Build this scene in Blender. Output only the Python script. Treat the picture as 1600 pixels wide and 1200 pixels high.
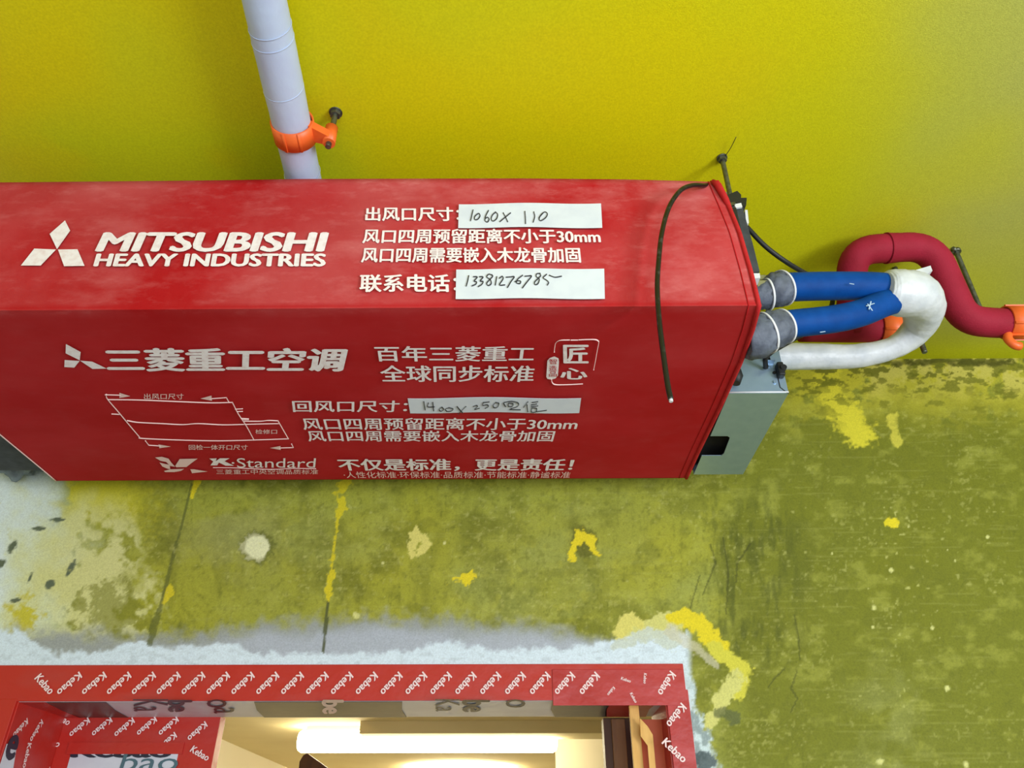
import bpy, bmesh, math, random
import numpy as np
from mathutils import Vector, Matrix, Euler

for o in list(bpy.data.objects):
    bpy.data.objects.remove(o)
SC = bpy.context.scene
COL = SC.collection
random.seed(7)
PI = math.pi

# ------------------------------------------------------------------ camera
FPX = 1190.0                       # focal length in pixels of a 1600 px wide frame
CZ = 1.75                          # the phone is held at this height
PITCH, YAW, ROLL = math.radians(32.5), math.radians(0.6), math.radians(0.0)
cam_data = bpy.data.cameras.new('camera')
cam_data.sensor_width = 36.0
cam_data.lens = 36.0 * FPX / 1600.0
cam_data.clip_start = 0.02
cam = bpy.data.objects.new('camera', cam_data)
COL.objects.link(cam)
CAM_LOC = Vector((0, 0, CZ))
CAM_ROT = Matrix.Rotation(YAW, 3, 'Z') @ Matrix.Rotation(PI / 2 + PITCH, 3, 'X') @ Matrix.Rotation(ROLL, 3, 'Z')
cam.location = CAM_LOC
cam.rotation_euler = CAM_ROT.to_euler()
SC.camera = cam

# ------------------------------------------------------------------ view + light
SC.view_settings.view_transform = 'Standard'
SC.view_settings.look = 'None'
SC.view_settings.gamma = 1.0
SC.view_settings.use_curve_mapping = False
SC.view_settings.exposure = -0.12

world = bpy.data.worlds.new('world')
SC.world = world
world.use_nodes = True
wb = world.node_tree.nodes['Background']
wb.inputs['Color'].default_value = (0.86, 0.93, 1.0, 1)
wb.inputs['Strength'].default_value = 0.66


def area_light(name, loc, aim, size_x, size_y, power, color):
    ld = bpy.data.lights.new(name, 'AREA')
    ld.shape = 'RECTANGLE'
    ld.size, ld.size_y = size_x, size_y
    ld.energy = power
    ld.color = color
    lo = bpy.data.objects.new(name, ld)
    COL.objects.link(lo)
    lo.location = loc
    lo.rotation_euler = (Vector(aim) - Vector(loc)).to_track_quat('-Z', 'Y').to_euler()
    return lo


# daylight from the room's window, right of and behind the photographer
area_light('window_daylight', (2.25, -0.95, 1.55), (-0.2, 1.2, 2.75), 1.0, 1.1, 80.0, (0.93, 0.97, 1.0))
# broad unseen fill added behind the photographer to even out the ceiling
area_light('front_fill', (0.5, -2.5, 1.35), (-0.1, 1.2, 2.75), 2.6, 1.7, 66.0, (0.94, 0.97, 1.0))

# ------------------------------------------------------------------ room dimensions
WALL_Y = 1.75
CEIL_Z = CZ + 1.19
UNIT_Z = CZ + 0.776                # underside of the covered unit
FRONT_Y = 0.984                    # its front face
BACK_Y = 1.634
OPEN_TOP = CZ + 0.309
OPEN_L, OPEN_R = -1.09, 0.3146
REVEAL_Y = 1.95


def ray(X, Y):
    d = Vector(((X - 800.0) / FPX, (600.0 - Y) / FPX, -1.0))
    return CAM_ROT @ d


def at_y(X, Y, y):
    d = ray(X, Y)
    return CAM_LOC + d * ((y - CAM_LOC.y) / d.y)


def at_z(X, Y, z):
    d = ray(X, Y)
    return CAM_LOC + d * ((z - CAM_LOC.z) / d.z)


def project_np(P):
    R = np.array(CAM_ROT)
    q = (P - np.array(CAM_LOC)) @ R
    return 800 + FPX * q[:, 0] / -q[:, 2], 600 - FPX * q[:, 1] / -q[:, 2]


# ------------------------------------------------------------------ colour and materials
def lin(c):
    def f(v):
        v /= 255.0
        return v / 12.92 if v <= 0.04045 else ((v + 0.055) / 1.055) ** 2.4
    return (f(c[0]), f(c[1]), f(c[2]), 1.0)


def nd(nt, kind, **kw):
    n = nt.nodes.new(kind)
    for k, v in kw.items():
        setattr(n, k, v)
    return n


def mat(name, col, rough=0.6, metal=0.0, col2=None, scale=20.0, stretch=(1, 1, 1), lo=0.4, hi=0.7,
        bump=0.0, bump_scale=200.0, bump_dist=0.002, spec=0.5, detail=6.0, sheen=0.0):
    m = bpy.data.materials.new(name)
    m.use_nodes = True
    nt = m.node_tree
    b = nt.nodes['Principled BSDF']
    b.inputs['Roughness'].default_value = rough
    b.inputs['Metallic'].default_value = metal
    b.inputs['Specular IOR Level'].default_value = spec
    if sheen:
        b.inputs['Sheen Weight'].default_value = sheen
    b.inputs['Base Color'].default_value = lin(col)
    tc = nd(nt, 'ShaderNodeTexCoord')
    if col2 is not None:
        mp = nd(nt, 'ShaderNodeMapping')
        mp.inputs['Scale'].default_value = stretch
        nt.links.new(tc.outputs['Object'], mp.inputs['Vector'])
        nz = nd(nt, 'ShaderNodeTexNoise')
        nz.inputs['Scale'].default_value = scale
        nz.inputs['Detail'].default_value = detail
        nt.links.new(mp.outputs['Vector'], nz.inputs['Vector'])
        rp = nd(nt, 'ShaderNodeValToRGB')
        rp.color_ramp.elements[0].position = lo
        rp.color_ramp.elements[0].color = lin(col)
        rp.color_ramp.elements[1].position = hi
        rp.color_ramp.elements[1].color = lin(col2)
        nt.links.new(nz.outputs['Fac'], rp.inputs['Fac'])
        nt.links.new(rp.outputs['Color'], b.inputs['Base Color'])
    if bump:
        n2 = nd(nt, 'ShaderNodeTexNoise')
        n2.inputs['Scale'].default_value = bump_scale
        n2.inputs['Detail'].default_value = 3.0
        nt.links.new(tc.outputs['Object'], n2.inputs['Vector'])
        bp = nd(nt, 'ShaderNodeBump')
        bp.inputs['Strength'].default_value = bump
        bp.inputs['Distance'].default_value = bump_dist
        nt.links.new(n2.outputs['Fac'], bp.inputs['Height'])
        nt.links.new(bp.outputs['Normal'], b.inputs['Normal'])
    return m


def attr_mat(name, rough, grain_scale, grain, bump, bump_scale, bump_dist=0.002, spec=0.4):
    """surface coloured by its own mottled paint layer, with fine grain on top"""
    m = bpy.data.materials.new(name)
    m.use_nodes = True
    nt = m.node_tree
    b = nt.nodes['Principled BSDF']
    b.inputs['Roughness'].default_value = rough
    b.inputs['Specular IOR Level'].default_value = spec
    at = nd(nt, 'ShaderNodeAttribute', attribute_name='paint')
    tc = nd(nt, 'ShaderNodeTexCoord')
    nz = nd(nt, 'ShaderNodeTexNoise')
    nz.inputs['Scale'].default_value = grain_scale
    nz.inputs['Detail'].default_value = 5.0
    nt.links.new(tc.outputs['Object'], nz.inputs['Vector'])
    mr = nd(nt, 'ShaderNodeMapRange')
    mr.inputs['From Min'].default_value = 0.3
    mr.inputs['From Max'].default_value = 0.7
    mr.inputs['To Min'].default_value = 1.0 - grain
    mr.inputs['To Max'].default_value = 1.0 + grain
    nt.links.new(nz.outputs['Fac'], mr.inputs['Value'])
    vm = nd(nt, 'ShaderNodeVectorMath', operation='SCALE')
    nt.links.new(at.outputs['Color'], vm.inputs[0])
    nt.links.new(mr.outputs['Result'], vm.inputs['Scale'])
    nt.links.new(vm.outputs['Vector'], b.inputs['Base Color'])
    n2 = nd(nt, 'ShaderNodeTexNoise')
    n2.inputs['Scale'].default_value = bump_scale
    n2.inputs['Detail'].default_value = 3.0
    nt.links.new(tc.outputs['Object'], n2.inputs['Vector'])
    bp = nd(nt, 'ShaderNodeBump')
    bp.inputs['Strength'].default_value = bump
    bp.inputs['Distance'].default_value = bump_dist
    nt.links.new(n2.outputs['Fac'], bp.inputs['Height'])
    nt.links.new(bp.outputs['Normal'], b.inputs['Normal'])
    return m


def glow(name, col, strength):
    m = bpy.data.materials.new(name)
    m.use_nodes = True
    nt = m.node_tree
    b = nt.nodes['Principled BSDF']
    b.inputs['Base Color'].default_value = (0.9, 0.9, 0.9, 1)
    b.inputs['Emission Color'].default_value = lin(col)
    b.inputs['Emission Strength'].default_value = strength
    return m


M = {}
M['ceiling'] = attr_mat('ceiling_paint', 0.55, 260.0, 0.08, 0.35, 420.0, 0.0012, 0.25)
M['wall'] = attr_mat('wall_coating', 0.7, 330.0, 0.11, 0.22, 150.0, 0.0018, 0.25)
M['fabric'] = mat('red_cover_cloth', (170, 20, 24), 0.8, 0, (182, 34, 40), 5.0, (1, 2, 2), 0.35, 0.75, 0.25, 900.0, 0.0006, 0.12)


def add_dust(m):
    """chalky scuffs: two scales of stretched noise, heavier where the attribute 'dust' is high"""
    nt = m.node_tree
    b = nt.nodes['Principled BSDF']
    base = b.inputs['Base Color'].links[0].from_socket
    tc = nd(nt, 'ShaderNodeTexCoord')
    fac = None
    for sc, st, lo, hi, amt in ((8.0, (1.0, 1.5, 2.0), 0.50, 0.84, 0.42), (34.0, (0.7, 1.4, 1.8), 0.54, 0.84, 0.30), (2.6, (1, 1, 1), 0.40, 0.75, 0.40)):
        mp = nd(nt, 'ShaderNodeMapping')
        mp.inputs['Scale'].default_value = st
        nt.links.new(tc.outputs['Object'], mp.inputs['Vector'])
        nz = nd(nt, 'ShaderNodeTexNoise')
        nz.inputs['Scale'].default_value = sc
        nz.inputs['Detail'].default_value = 8.0
        nz.inputs['Roughness'].default_value = 0.62
        nt.links.new(mp.outputs['Vector'], nz.inputs['Vector'])
        mr = nd(nt, 'ShaderNodeMapRange')
        mr.inputs['From Min'].default_value = lo
        mr.inputs['From Max'].default_value = hi
        mr.inputs['To Max'].default_value = amt
        nt.links.new(nz.outputs['Fac'], mr.inputs['Value'])
        if fac is None:
            fac = mr.outputs['Result']
        else:
            ad = nd(nt, 'ShaderNodeMath', operation='ADD')
            nt.links.new(fac, ad.inputs[0])
            nt.links.new(mr.outputs['Result'], ad.inputs[1])
            fac = ad.outputs[0]
    at = nd(nt, 'ShaderNodeAttribute', attribute_name='dust')
    mu = nd(nt, 'ShaderNodeMath', operation='MULTIPLY')
    mu.use_clamp = True
    nt.links.new(fac, mu.inputs[0])
    nt.links.new(at.outputs['Fac'], mu.inputs[1])
    mx = nd(nt, 'ShaderNodeMix', data_type='RGBA')
    nt.links.new(mu.outputs[0], mx.inputs['Factor'])
    nt.links.new(base, mx.inputs[6])
    mx.inputs[7].default_value = lin((216, 132, 134))
    nt.links.new(mx.outputs[2], b.inputs['Base Color'])


add_dust(M['fabric'])
M['hem'] = mat('red_binding', (190, 40, 44), 0.75, 0, (176, 28, 34), 60.0, bump=0.3, bump_scale=900, spec=0.2)
M['ink'] = mat('white_print', (243, 236, 240), 0.6, 0, (226, 205, 206), 90.0, lo=0.45, hi=0.8, spec=0.3)
M['inkfine'] = mat('white_fine_print', (238, 205, 203), 0.6, spec=0.3)
M['paper'] = mat('label_paper', (218, 226, 238), 0.6, 0, (210, 218, 232), 30.0, spec=0.3)
M['pen'] = mat('black_pen_ink', (22, 22, 28), 0.5)
M['steel'] = mat('galvanised_sheet', (178, 204, 228), 0.36, 0.7, (166, 194, 220), 50.0, lo=0.3, hi=0.8)
M['zinc'] = mat('zinc_rod', (120, 124, 116), 0.4, 0.8, (90, 92, 84), 120.0, bump=0.4, bump_scale=500)
M['black'] = mat('black_rubber', (28, 29, 30), 0.55)
M['foam'] = mat('dark_grey_foam', (66, 70, 74), 0.85, 0, (48, 52, 56), 40.0, bump=0.2, bump_scale=300)
M['casing'] = mat('unit_casing', (150, 156, 158), 0.5, 0.4)
M['cavity'] = mat('dark_cavity', (6, 6, 7), 0.9)
M['blue'] = mat('blue_insulation', (0, 62, 134), 0.6, 0, (2, 72, 150), 30.0, bump=0.15, bump_scale=300, spec=0.15)
M['chalk'] = mat('chalk_scuff', (170, 195, 222), 0.9)
M['pipe_red'] = mat('red_insulation', (154, 34, 56), 0.66, 0, (140, 28, 46), 18.0, bump=0.25, bump_scale=350, spec=0.15)
M['wrap'] = mat('white_wrap_tape', (212, 216, 222), 0.4, 0, (190, 196, 204), 26.0, bump=0.5, bump_scale=45, bump_dist=0.004)
M['lilac'] = mat('pale_blue_wrap_tape', (192, 210, 240), 0.5, 0, (186, 198, 234), 9.0, bump=0.25, bump_scale=60, bump_dist=0.003)
M['sleeve'] = mat('grey_sleeve', (100, 108, 124), 0.62, 0, (66, 72, 88), 30.0, bump=0.7, bump_scale=60, bump_dist=0.004)
M['rim'] = mat('white_tie', (222, 224, 230), 0.5)
M['orange'] = mat('orange_plastic', (244, 112, 48), 0.42, 0, (232, 98, 40), 20.0)
M['brass'] = mat('brass_nut', (150, 148, 112), 0.35, 0.7)
M['cable'] = mat('black_cable', (20, 20, 22), 0.3, 0, (74, 72, 72), 70.0, (1, 1, 1), 0.55, 0.8)  # grey mottling puts highlights into the black
M['foil'] = mat('grey_mortar_lump', (128, 140, 146), 0.7, 0, (70, 80, 84), 22.0, bump=0.9, bump_scale=45, bump_dist=0.01)
M['tape'] = mat('red_film_tape', (184, 36, 26), 0.36, 0, (178, 56, 52), 6.0, (1, 3, 3), 0.45, 0.75, 0.4, 30.0, 0.003, 0.6)
M['tape_pink'] = mat('pink_red_film_tape', (184, 58, 60), 0.36, 0, (170, 36, 34), 9.0, (1, 2, 3), 0.42, 0.7, 0.6, 26.0, 0.004, 0.5)
M['tapeprint'] = mat('white_tape_print', (240, 214, 216), 0.4)
M['film_white'] = mat('white_protective_film', (208, 212, 226), 0.35, 0, (196, 198, 214), 10.0, bump=0.3, bump_scale=30, bump_dist=0.003)
M['film_dark'] = mat('dark_protective_film', (58, 54, 56), 0.35, 0, (74, 68, 62), 30.0)
M['film_ink'] = mat('dark_film_print', (34, 36, 56), 0.4)
M['teal_ink'] = mat('teal_film_print', (74, 104, 118), 0.4)
M['cream'] = mat('cream_plaster', (238, 222, 172), 0.8, 0, (230, 212, 160), 3.0)
M['cream_white'] = mat('cream_white_plaster', (244, 236, 214), 0.7)
M['floor'] = mat('concrete_floor', (150, 150, 144), 0.8, 0, (128, 128, 122), 5.0)
M['plain_wall'] = mat('pale_side_wall', (196, 196, 170), 0.8)
M['brown'] = mat('dark_brown_wood', (92, 54, 28), 0.5, 0, (74, 42, 22), 12.0, (6, 6, 1))
M['brown_light'] = mat('brown_wood', (150, 104, 62), 0.5, 0, (134, 92, 54), 12.0, (6, 6, 1))
M['wood_yellow'] = mat('pale_yellow_wood', (226, 178, 96), 0.5, 0, (214, 162, 80), 14.0, (6, 6, 1))
M['orange_film'] = mat('orange_film', (206, 86, 34), 0.4)
M['tube'] = glow('tube_glow', (255, 243, 205), 20.0)
M['lamp'] = glow('bloom_glow', (255, 240, 200), 16.0)  # for the added glowing disc, not a lamp seen there


# ------------------------------------------------------------------ mesh helpers
def obj(name, bm, material, parent=None, kind=None):
    me = bpy.data.meshes.new(name)
    bm.normal_update()
    bm.to_mesh(me)
    bm.free()
    if isinstance(material, (list, tuple)):
        for x in material:
            me.materials.append(x)
    else:
        me.materials.append(material)
    o = bpy.data.objects.new(name, me)
    COL.objects.link(o)
    if parent is not None:
        o.parent = parent
        o.matrix_parent_inverse = Matrix.Translation(world_loc(parent)).inverted()
    if kind:
        o['kind'] = kind
    return o


def world_loc(o):
    v = Vector(o.location)
    if o.type == 'MESH':
        return Vector((0, 0, 0))
    return v


def thing(name, label, cat, loc, group=None):
    o = bpy.data.objects.new(name, None)
    o.empty_display_size = 0.05
    COL.objects.link(o)
    o.location = loc
    o['label'] = label
    o['category'] = cat
    if group:
        o['group'] = group
    return o


def structure(name, bm, material, parent=None):
    return obj(name, bm, material, parent, None if parent else 'structure')


def box(bm, lo, hi, bevel=0.0, mi=0):
    lo, hi = Vector(lo), Vector(hi)
    r = bmesh.ops.create_cube(bm, size=1.0)
    vs = r['verts']
    for v in vs:
        v.co = Vector(((v.co.x + .5) * (hi.x - lo.x) + lo.x, (v.co.y + .5) * (hi.y - lo.y) + lo.y, (v.co.z + .5) * (hi.z - lo.z) + lo.z))
    fs = {f for v in vs for f in v.link_faces}
    for f in fs:
        f.material_index = mi
    if bevel:
        es = list({e for v in vs for e in v.link_edges})
        bmesh.ops.bevel(bm, geom=es, offset=bevel, segments=2, affect='EDGES', profile=0.6)
    return bm


def poly(bm, pts, mi=0):
    f = bm.faces.new([bm.verts.new(p) for p in pts])
    f.material_index = mi
    return f


def prism(bm, pts, vec, mi=0):
    vec = Vector(vec)
    a = [bm.verts.new(p) for p in pts]
    b = [bm.verts.new(Vector(p) + vec) for p in pts]
    n = len(a)
    fs = [bm.faces.new(a), bm.faces.new(list(reversed(b)))]
    for i in range(n):
        fs.append(bm.faces.new([a[i], b[i], b[(i + 1) % n], a[(i + 1) % n]]))
    for f in fs:
        f.material_index = mi
    bmesh.ops.recalc_face_normals(bm, faces=fs)


def smooth_path(pts, n=8):
    P = [Vector(p) for p in pts]
    P = [P[0] * 2 - P[1]] + P + [P[-1] * 2 - P[-2]]
    out = []
    for i in range(1, len(P) - 2):
        a, b, c, d = P[i - 1:i + 3]
        for k in range(n):
            t = k / n
            out.append(0.5 * ((2 * b) + (c - a) * t + (2 * a - 5 * b + 4 * c - d) * t * t + (3 * b - a - 3 * c + d) * t ** 3))
    out.append(P[-2].copy())
    return out


def round_path(pts, r, n=8):
    P = [Vector(p) for p in pts]
    out = [P[0]]
    for i in range(1, len(P) - 1):
        a, b, c = P[i - 1], P[i], P[i + 1]
        rr = min(r, (a - b).length * .48, (c - b).length * .48)
        s, e = b + (a - b).normalized() * rr, b + (c - b).normalized() * rr
        for k in range(n + 1):
            t = k / n
            out.append(s * (1 - t) ** 2 + b * 2 * t * (1 - t) + e * t * t)
    out.append(P[-1])
    return out


def densify(pts, step):
    out = []
    for a, b in zip(pts[:-1], pts[1:]):
        n = max(1, int((b - a).length / step))
        for k in range(n):
            out.append(a.lerp(b, k / n))
    out.append(pts[-1])
    return out


def tube(bm, pts, rad, seg=20, cap=True, mi=0, wob=None):
    pts = [Vector(p) for p in pts]
    n = len(pts)
    rads = rad if isinstance(rad, (list, tuple)) else [rad] * n
    tang = []
    for i in range(n):
        t = pts[min(i + 1, n - 1)] - pts[max(i - 1, 0)]
        tang.append(t.normalized())
    up = Vector((0, 0, 1)) if abs(tang[0].z) < 0.9 else Vector((1, 0, 0))
    u = tang[0].cross(up).normalized()
    rings = []
    for i in range(n):
        u = (u - tang[i] * u.dot(tang[i])).normalized()
        v = tang[i].cross(u)
        ring = []
        for k in range(seg):
            a = 2 * PI * k / seg
            r = rads[i] * (wob(i, k) if wob else 1.0)
            ring.append(bm.verts.new(pts[i] + u * (math.cos(a) * r) + v * (math.sin(a) * r)))
        rings.append(ring)
    for i in range(n - 1):
        for k in range(seg):
            f = bm.faces.new([rings[i][k], rings[i][(k + 1) % seg], rings[i + 1][(k + 1) % seg], rings[i + 1][k]])
            f.smooth = True
            f.material_index = mi
    if cap:
        for rg in (rings[0], rings[-1]):
            f = bm.faces.new(rg)
            f.material_index = mi
    bmesh.ops.recalc_face_normals(bm, faces=bm.faces[:])
    return bm


def hexnut(bm, c, axis, r, h, mi=0):
    axis = Vector(axis).normalized()
    c = Vector(c)
    u = axis.orthogonal().normalized()
    v = axis.cross(u)
    prism(bm, [c - axis * h / 2 + u * math.cos(k * PI / 3) * r + v * math.sin(k * PI / 3) * r for k in range(6)], axis * h, mi)


def ribbon(bm, pts, w, nrm, th=0.0003):
    """a pen or print stroke of width w lying on a surface with normal nrm"""
    pts = [Vector(p) for p in pts]
    nrm = Vector(nrm).normalized()
    L, Rr = [], []
    n = len(pts)
    for i, p in enumerate(pts):
        t = (pts[min(i + 1, n - 1)] - pts[max(i - 1, 0)])
        if t.length < 1e-9:
            t = Vector((1, 0, 0))
        s = nrm.cross(t.normalized()) * (w / 2)
        L.append(bm.verts.new(p + s))
        Rr.append(bm.verts.new(p - s))
    for i in range(n - 1):
        bm.faces.new([L[i], Rr[i], Rr[i + 1], L[i + 1]])
    for p in (pts[0], pts[-1]):
        u = nrm.orthogonal().normalized()
        v = nrm.cross(u)
        bm.faces.new([bm.verts.new(p + u * math.cos(k * PI / 4) * w / 2 + v * math.sin(k * PI / 4) * w / 2) for k in range(8)])


# ------------------------------------------------------------------ value noise for stains (numpy)
_rng = np.random.default_rng(11)
_tab = _rng.random((256, 256))


def vn(x, y, off=0):
    x = x + off * 17.31
    y = y + off * 9.77
    xi, yi = np.floor(x).astype(int), np.floor(y).astype(int)
    fx, fy = x - xi, y - yi
    fx, fy = fx * fx * (3 - 2 * fx), fy * fy * (3 - 2 * fy)
    a, b = _tab[xi & 255, yi & 255], _tab[(xi + 1) & 255, yi & 255]
    c, d = _tab[xi & 255, (yi + 1) & 255], _tab[(xi + 1) & 255, (yi + 1) & 255]
    return (a * (1 - fx) + b * fx) * (1 - fy) + (c * (1 - fx) + d * fx) * fy


def fbm(x, y, octv=4, off=0):
    s, t, amp = 0, 0, 1.0
    for k in range(octv):
        s = s + amp * vn(x * 2 ** k, y * 2 ** k, off + k)
        t += amp
        amp *= 0.55
    return s / t


def sm(a, b, x):
    t = np.clip((x - a) / (b - a), 0, 1)
    return t * t * (3 - 2 * t)


def seg_dist(X, Y, pts):
    d = np.full(X.shape, 1e9)
    tt = np.zeros(X.shape)
    n = len(pts) - 1
    for i in range(n):
        (x0, y0), (x1, y1) = pts[i], pts[i + 1]
        dx, dy = x1 - x0, y1 - y0
        t = np.clip(((X - x0) * dx + (Y - y0) * dy) / (dx * dx + dy * dy + 1e-9), 0, 1)
        dd = np.hypot(X - x0 - t * dx, Y - y0 - t * dy)
        k = dd < d
        d = np.where(k, dd, d)
        tt = np.where(k, (i + t) / n, tt)
    return d, tt


def L3(c):
    return np.array(lin(c)[:3])


def paint_grid(me, cols):
    at = me.color_attributes.new('paint', 'FLOAT_COLOR', 'POINT')
    a = np.ones((len(cols), 4), dtype=np.float32)
    a[:, :3] = cols
    at.data.foreach_set('color', a.ravel())


def grid_mesh(name, us, vs, fn, skip=None, material=None):
    U, V = np.meshgrid(us, vs, indexing='ij')
    P = fn(U.ravel(), V.ravel())
    nu, nv = len(us), len(vs)
    idx = np.arange(nu * nv).reshape(nu, nv)
    q = np.stack([idx[:-1, :-1], idx[1:, :-1], idx[1:, 1:], idx[:-1, 1:]], axis=-1)
    if skip is not None:
        cu = (us[:-1] + us[1:]) / 2
        cv = (vs[:-1] + vs[1:]) / 2
        keep = ~skip(*np.meshgrid(cu, cv, indexing='ij'))
        q = q[keep]
    q = q.reshape(-1, 4)
    me = bpy.data.meshes.new(name)
    me.vertices.add(len(P))
    me.vertices.foreach_set('co', P.astype(np.float32).ravel())
    me.loops.add(len(q) * 4)
    me.loops.foreach_set('vertex_index', q.astype(np.int32).ravel())
    me.polygons.add(len(q))
    me.polygons.foreach_set('loop_start', np.arange(0, len(q) * 4, 4, dtype=np.int32))
    me.update(calc_edges=True)
    me.validate()
    me.materials.append(material)
    o = bpy.data.objects.new(name, me)
    COL.objects.link(o)
    return o, P


# ------------------------------------------------------------------ SETTING: ceiling
us = np.concatenate([np.arange(-2.4, -1.6, 0.1), np.arange(-1.6, 2.0, 0.012), np.arange(2.0, 2.41, 0.1)])
vs = np.concatenate([np.arange(-2.6, 0.5, 0.1), np.arange(0.5, WALL_Y + 0.006, 0.0125)])
vs[-1] = WALL_Y + 0.25
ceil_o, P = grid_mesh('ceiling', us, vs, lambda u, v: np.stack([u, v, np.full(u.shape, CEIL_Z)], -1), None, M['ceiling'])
x, y = P[:, 0], P[:, 1]
c = np.zeros((len(P), 3)) + L3((220, 210, 6))
n1 = fbm(x * 2.2, y * 2.2, 3, 1)
n2 = fbm(x * 6, y * 6, 4, 5)
t = sm(0.35, 0.7, n1)[:, None]
c = c * (1 - t) + L3((206, 210, 22)) * t                       # greener passes of the roller
t = (sm(0.5, 0.8, n2) * 0.35)[:, None]
c = c * (1 - t) + L3((226, 204, 10)) * t
t = (sm(-0.85, -1.25, x + 0.25 * (n1 - 0.5)) * 0.6)[:, None]  # more ochre towards the left
c = c * (1 - t) + L3((204, 176, 20)) * t
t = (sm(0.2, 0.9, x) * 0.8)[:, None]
c = c * (1 - t) + L3((190, 192, 26)) * t                       # darker towards the right, weaker light put into the colour
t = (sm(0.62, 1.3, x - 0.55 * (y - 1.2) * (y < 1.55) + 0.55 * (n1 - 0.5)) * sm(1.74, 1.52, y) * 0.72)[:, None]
c = c * (1 - t) + L3((164, 168, 112)) * t                      # uneven rolling on the right, with glossy reflection and dimness painted in
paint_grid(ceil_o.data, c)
ceil_o['kind'] = 'structure'

# ------------------------------------------------------------------ SETTING: far wall with the doorway
us = np.concatenate([np.arange(-2.4, -1.5, 0.1), np.arange(-1.5, OPEN_L, 0.0032), [OPEN_L], np.arange(OPEN_L + 0.002, OPEN_R, 0.0032), [OPEN_R],
                     np.arange(OPEN_R + 0.002, 1.6, 0.0032), np.arange(1.6, 2.41, 0.1)])
vs = np.concatenate([np.arange(0, 1.85, 0.1), np.arange(1.85, OPEN_TOP, 0.0032), [OPEN_TOP], np.arange(OPEN_TOP + 0.002, CEIL_Z, 0.0032), [CEIL_Z]])
wall_o, P = grid_mesh('wall_back', us, vs, lambda u, v: np.stack([u, np.full(u.shape, WALL_Y), v], -1),
                      lambda u, v: (u > OPEN_L) & (u < OPEN_R) & (v < OPEN_TOP), M['wall'])
X, Y = project_np(P)                                            # where each point of the wall sits in the survey photo
vis = (X > -400) & (X < 2000)
n_lo = fbm(X / 190, Y / 190, 3, 2)
n_md = fbm(X / 60, Y / 60, 4, 9)
n_hi = fbm(X / 16, Y / 16, 4, 14)
n_fn = fbm(X / 5, Y / 5, 3, 21)
n_st = fbm(X / 26, Y / 110, 4, 31)
rag = (n_hi - 0.5) * 2.6 + (n_fn - 0.5) * 1.6                   # raggedness of patch edges
cc = np.zeros((len(P), 3)) + L3((153, 156, 58))


def lay(col, m):
    global cc
    m = np.clip(m, 0, 1)[:, None]
    cc = cc * (1 - m) + L3(col) * m


lay((162, 160, 40), sm(0.45, 0.75, n_lo) * 0.55)
lay((104, 108, 30), sm(0.48, 0.72, n_md) * 0.55)
lay((150, 158, 84), sm(0.52, 0.78, fbm(X / 120, Y / 80, 4, 41)) * 0.45)
lay((92, 96, 30), sm(0.55, 0.8, n_st) * 0.35)
lay((176, 174, 60), sm(0.60, 0.78, n_hi) * 0.35)
lay((96, 102, 34), sm(0.62, 0.8, fbm(X / 9, Y / 9, 3, 51)) * 0.3)
lay((112, 116, 28), sm(1080, 1190, X + (n_md - .5) * 120) * sm(560, 680, Y) * 0.9)
lay((168, 170, 74), sm(0.54, 0.74, fbm(X / 34, Y / 22, 5, 105)) * 0.40)
lay((108, 112, 32), sm(0.54, 0.74, fbm(X / 30, Y / 26, 5, 111)) * 0.45)
lay((178, 178, 96), sm(0.60, 0.76, fbm(X / 6, Y / 5, 4, 117)) * sm(0.40, 0.62, n_md) * 0.45)
lay((100, 104, 30), sm(0.60, 0.76, fbm(X / 5, Y / 6, 4, 123)) * 0.40)
lay((172, 174, 90), sm(0.66, 0.76, fbm(X / 60, Y / 2.6, 3, 129)) * 0.18)       # trowel scratches
lay((96, 100, 34), sm(0.68, 0.78, fbm(X / 2.6, Y / 44, 3, 135)) * 0.2)
lay((150, 154, 86), sm(1290, 1380, X) * sm(1480, 1400, X) * sm(980, 1100, Y) * sm(0.4, 0.6, n_md) * 0.4)
# dark, hairy smears right of the doorway
sd = sm(1075, 1120, X) * sm(1290, 1200, X) * sm(730, 820, Y) * sm(1090, 980, Y)
lay((70, 78, 26), sd * sm(0.40, 0.74, fbm(X / 9, Y / 34, 5, 61)) * 0.60)
lay((88, 94, 30), sm(110, 20, np.abs(X - 1205)) * sm(760, 840, Y) * sm(1050, 930, Y) * sm(0.4, 0.7, n_st) * 0.5)
# lighter greyed zone between the cover and the doorway
lay((158, 160, 92), sm(240, 330, X) * sm(470, 380, X) * sm(760, 800, Y) * sm(960, 850, Y) * sm(0.40, 0.6, n_md) * 0.5)
# yellow skim scraped under the ceiling at the right
top = sm(700, 575, Y + (n_md - 0.5) * 90) * sm(1180, 1250, X)
lay((186, 178, 52), top * sm(0.42, 0.52, n_md * 0.5 + n_hi * 0.5 + top * 0.13 - 0.03))
lay((202, 192, 104), sm(1330, 1370, X + (n_md - .5) * 60) * sm(640, 575, Y + (n_md - .5) * 70) * sm(0.36, 0.5, n_hi) * 0.7)
d, tt = seg_dist(X, Y, [(1290, 592), (1312, 640), (1345, 680)])
lay((210, 200, 56), sm(1.0, 0.6, d / 26 + rag * 0.5))
d, tt = seg_dist(X, Y, [(1395, 655), (1402, 690)])
lay((196, 188, 70), sm(1.0, 0.6, d / 10 + rag * 0.5))
lay((112, 112, 34), sm(0.53, 0.58, fbm(X / 15, Y / 8, 5, 71)) * sm(640, 580, Y) * sm(1200, 1250, X) * 0.95)
lay((110, 112, 30), sm(0.56, 0.62, fbm(X / 22, Y / 11, 5, 75)) * sm(690, 610, Y) * sm(1200, 1260, X) * 0.8)
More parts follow.
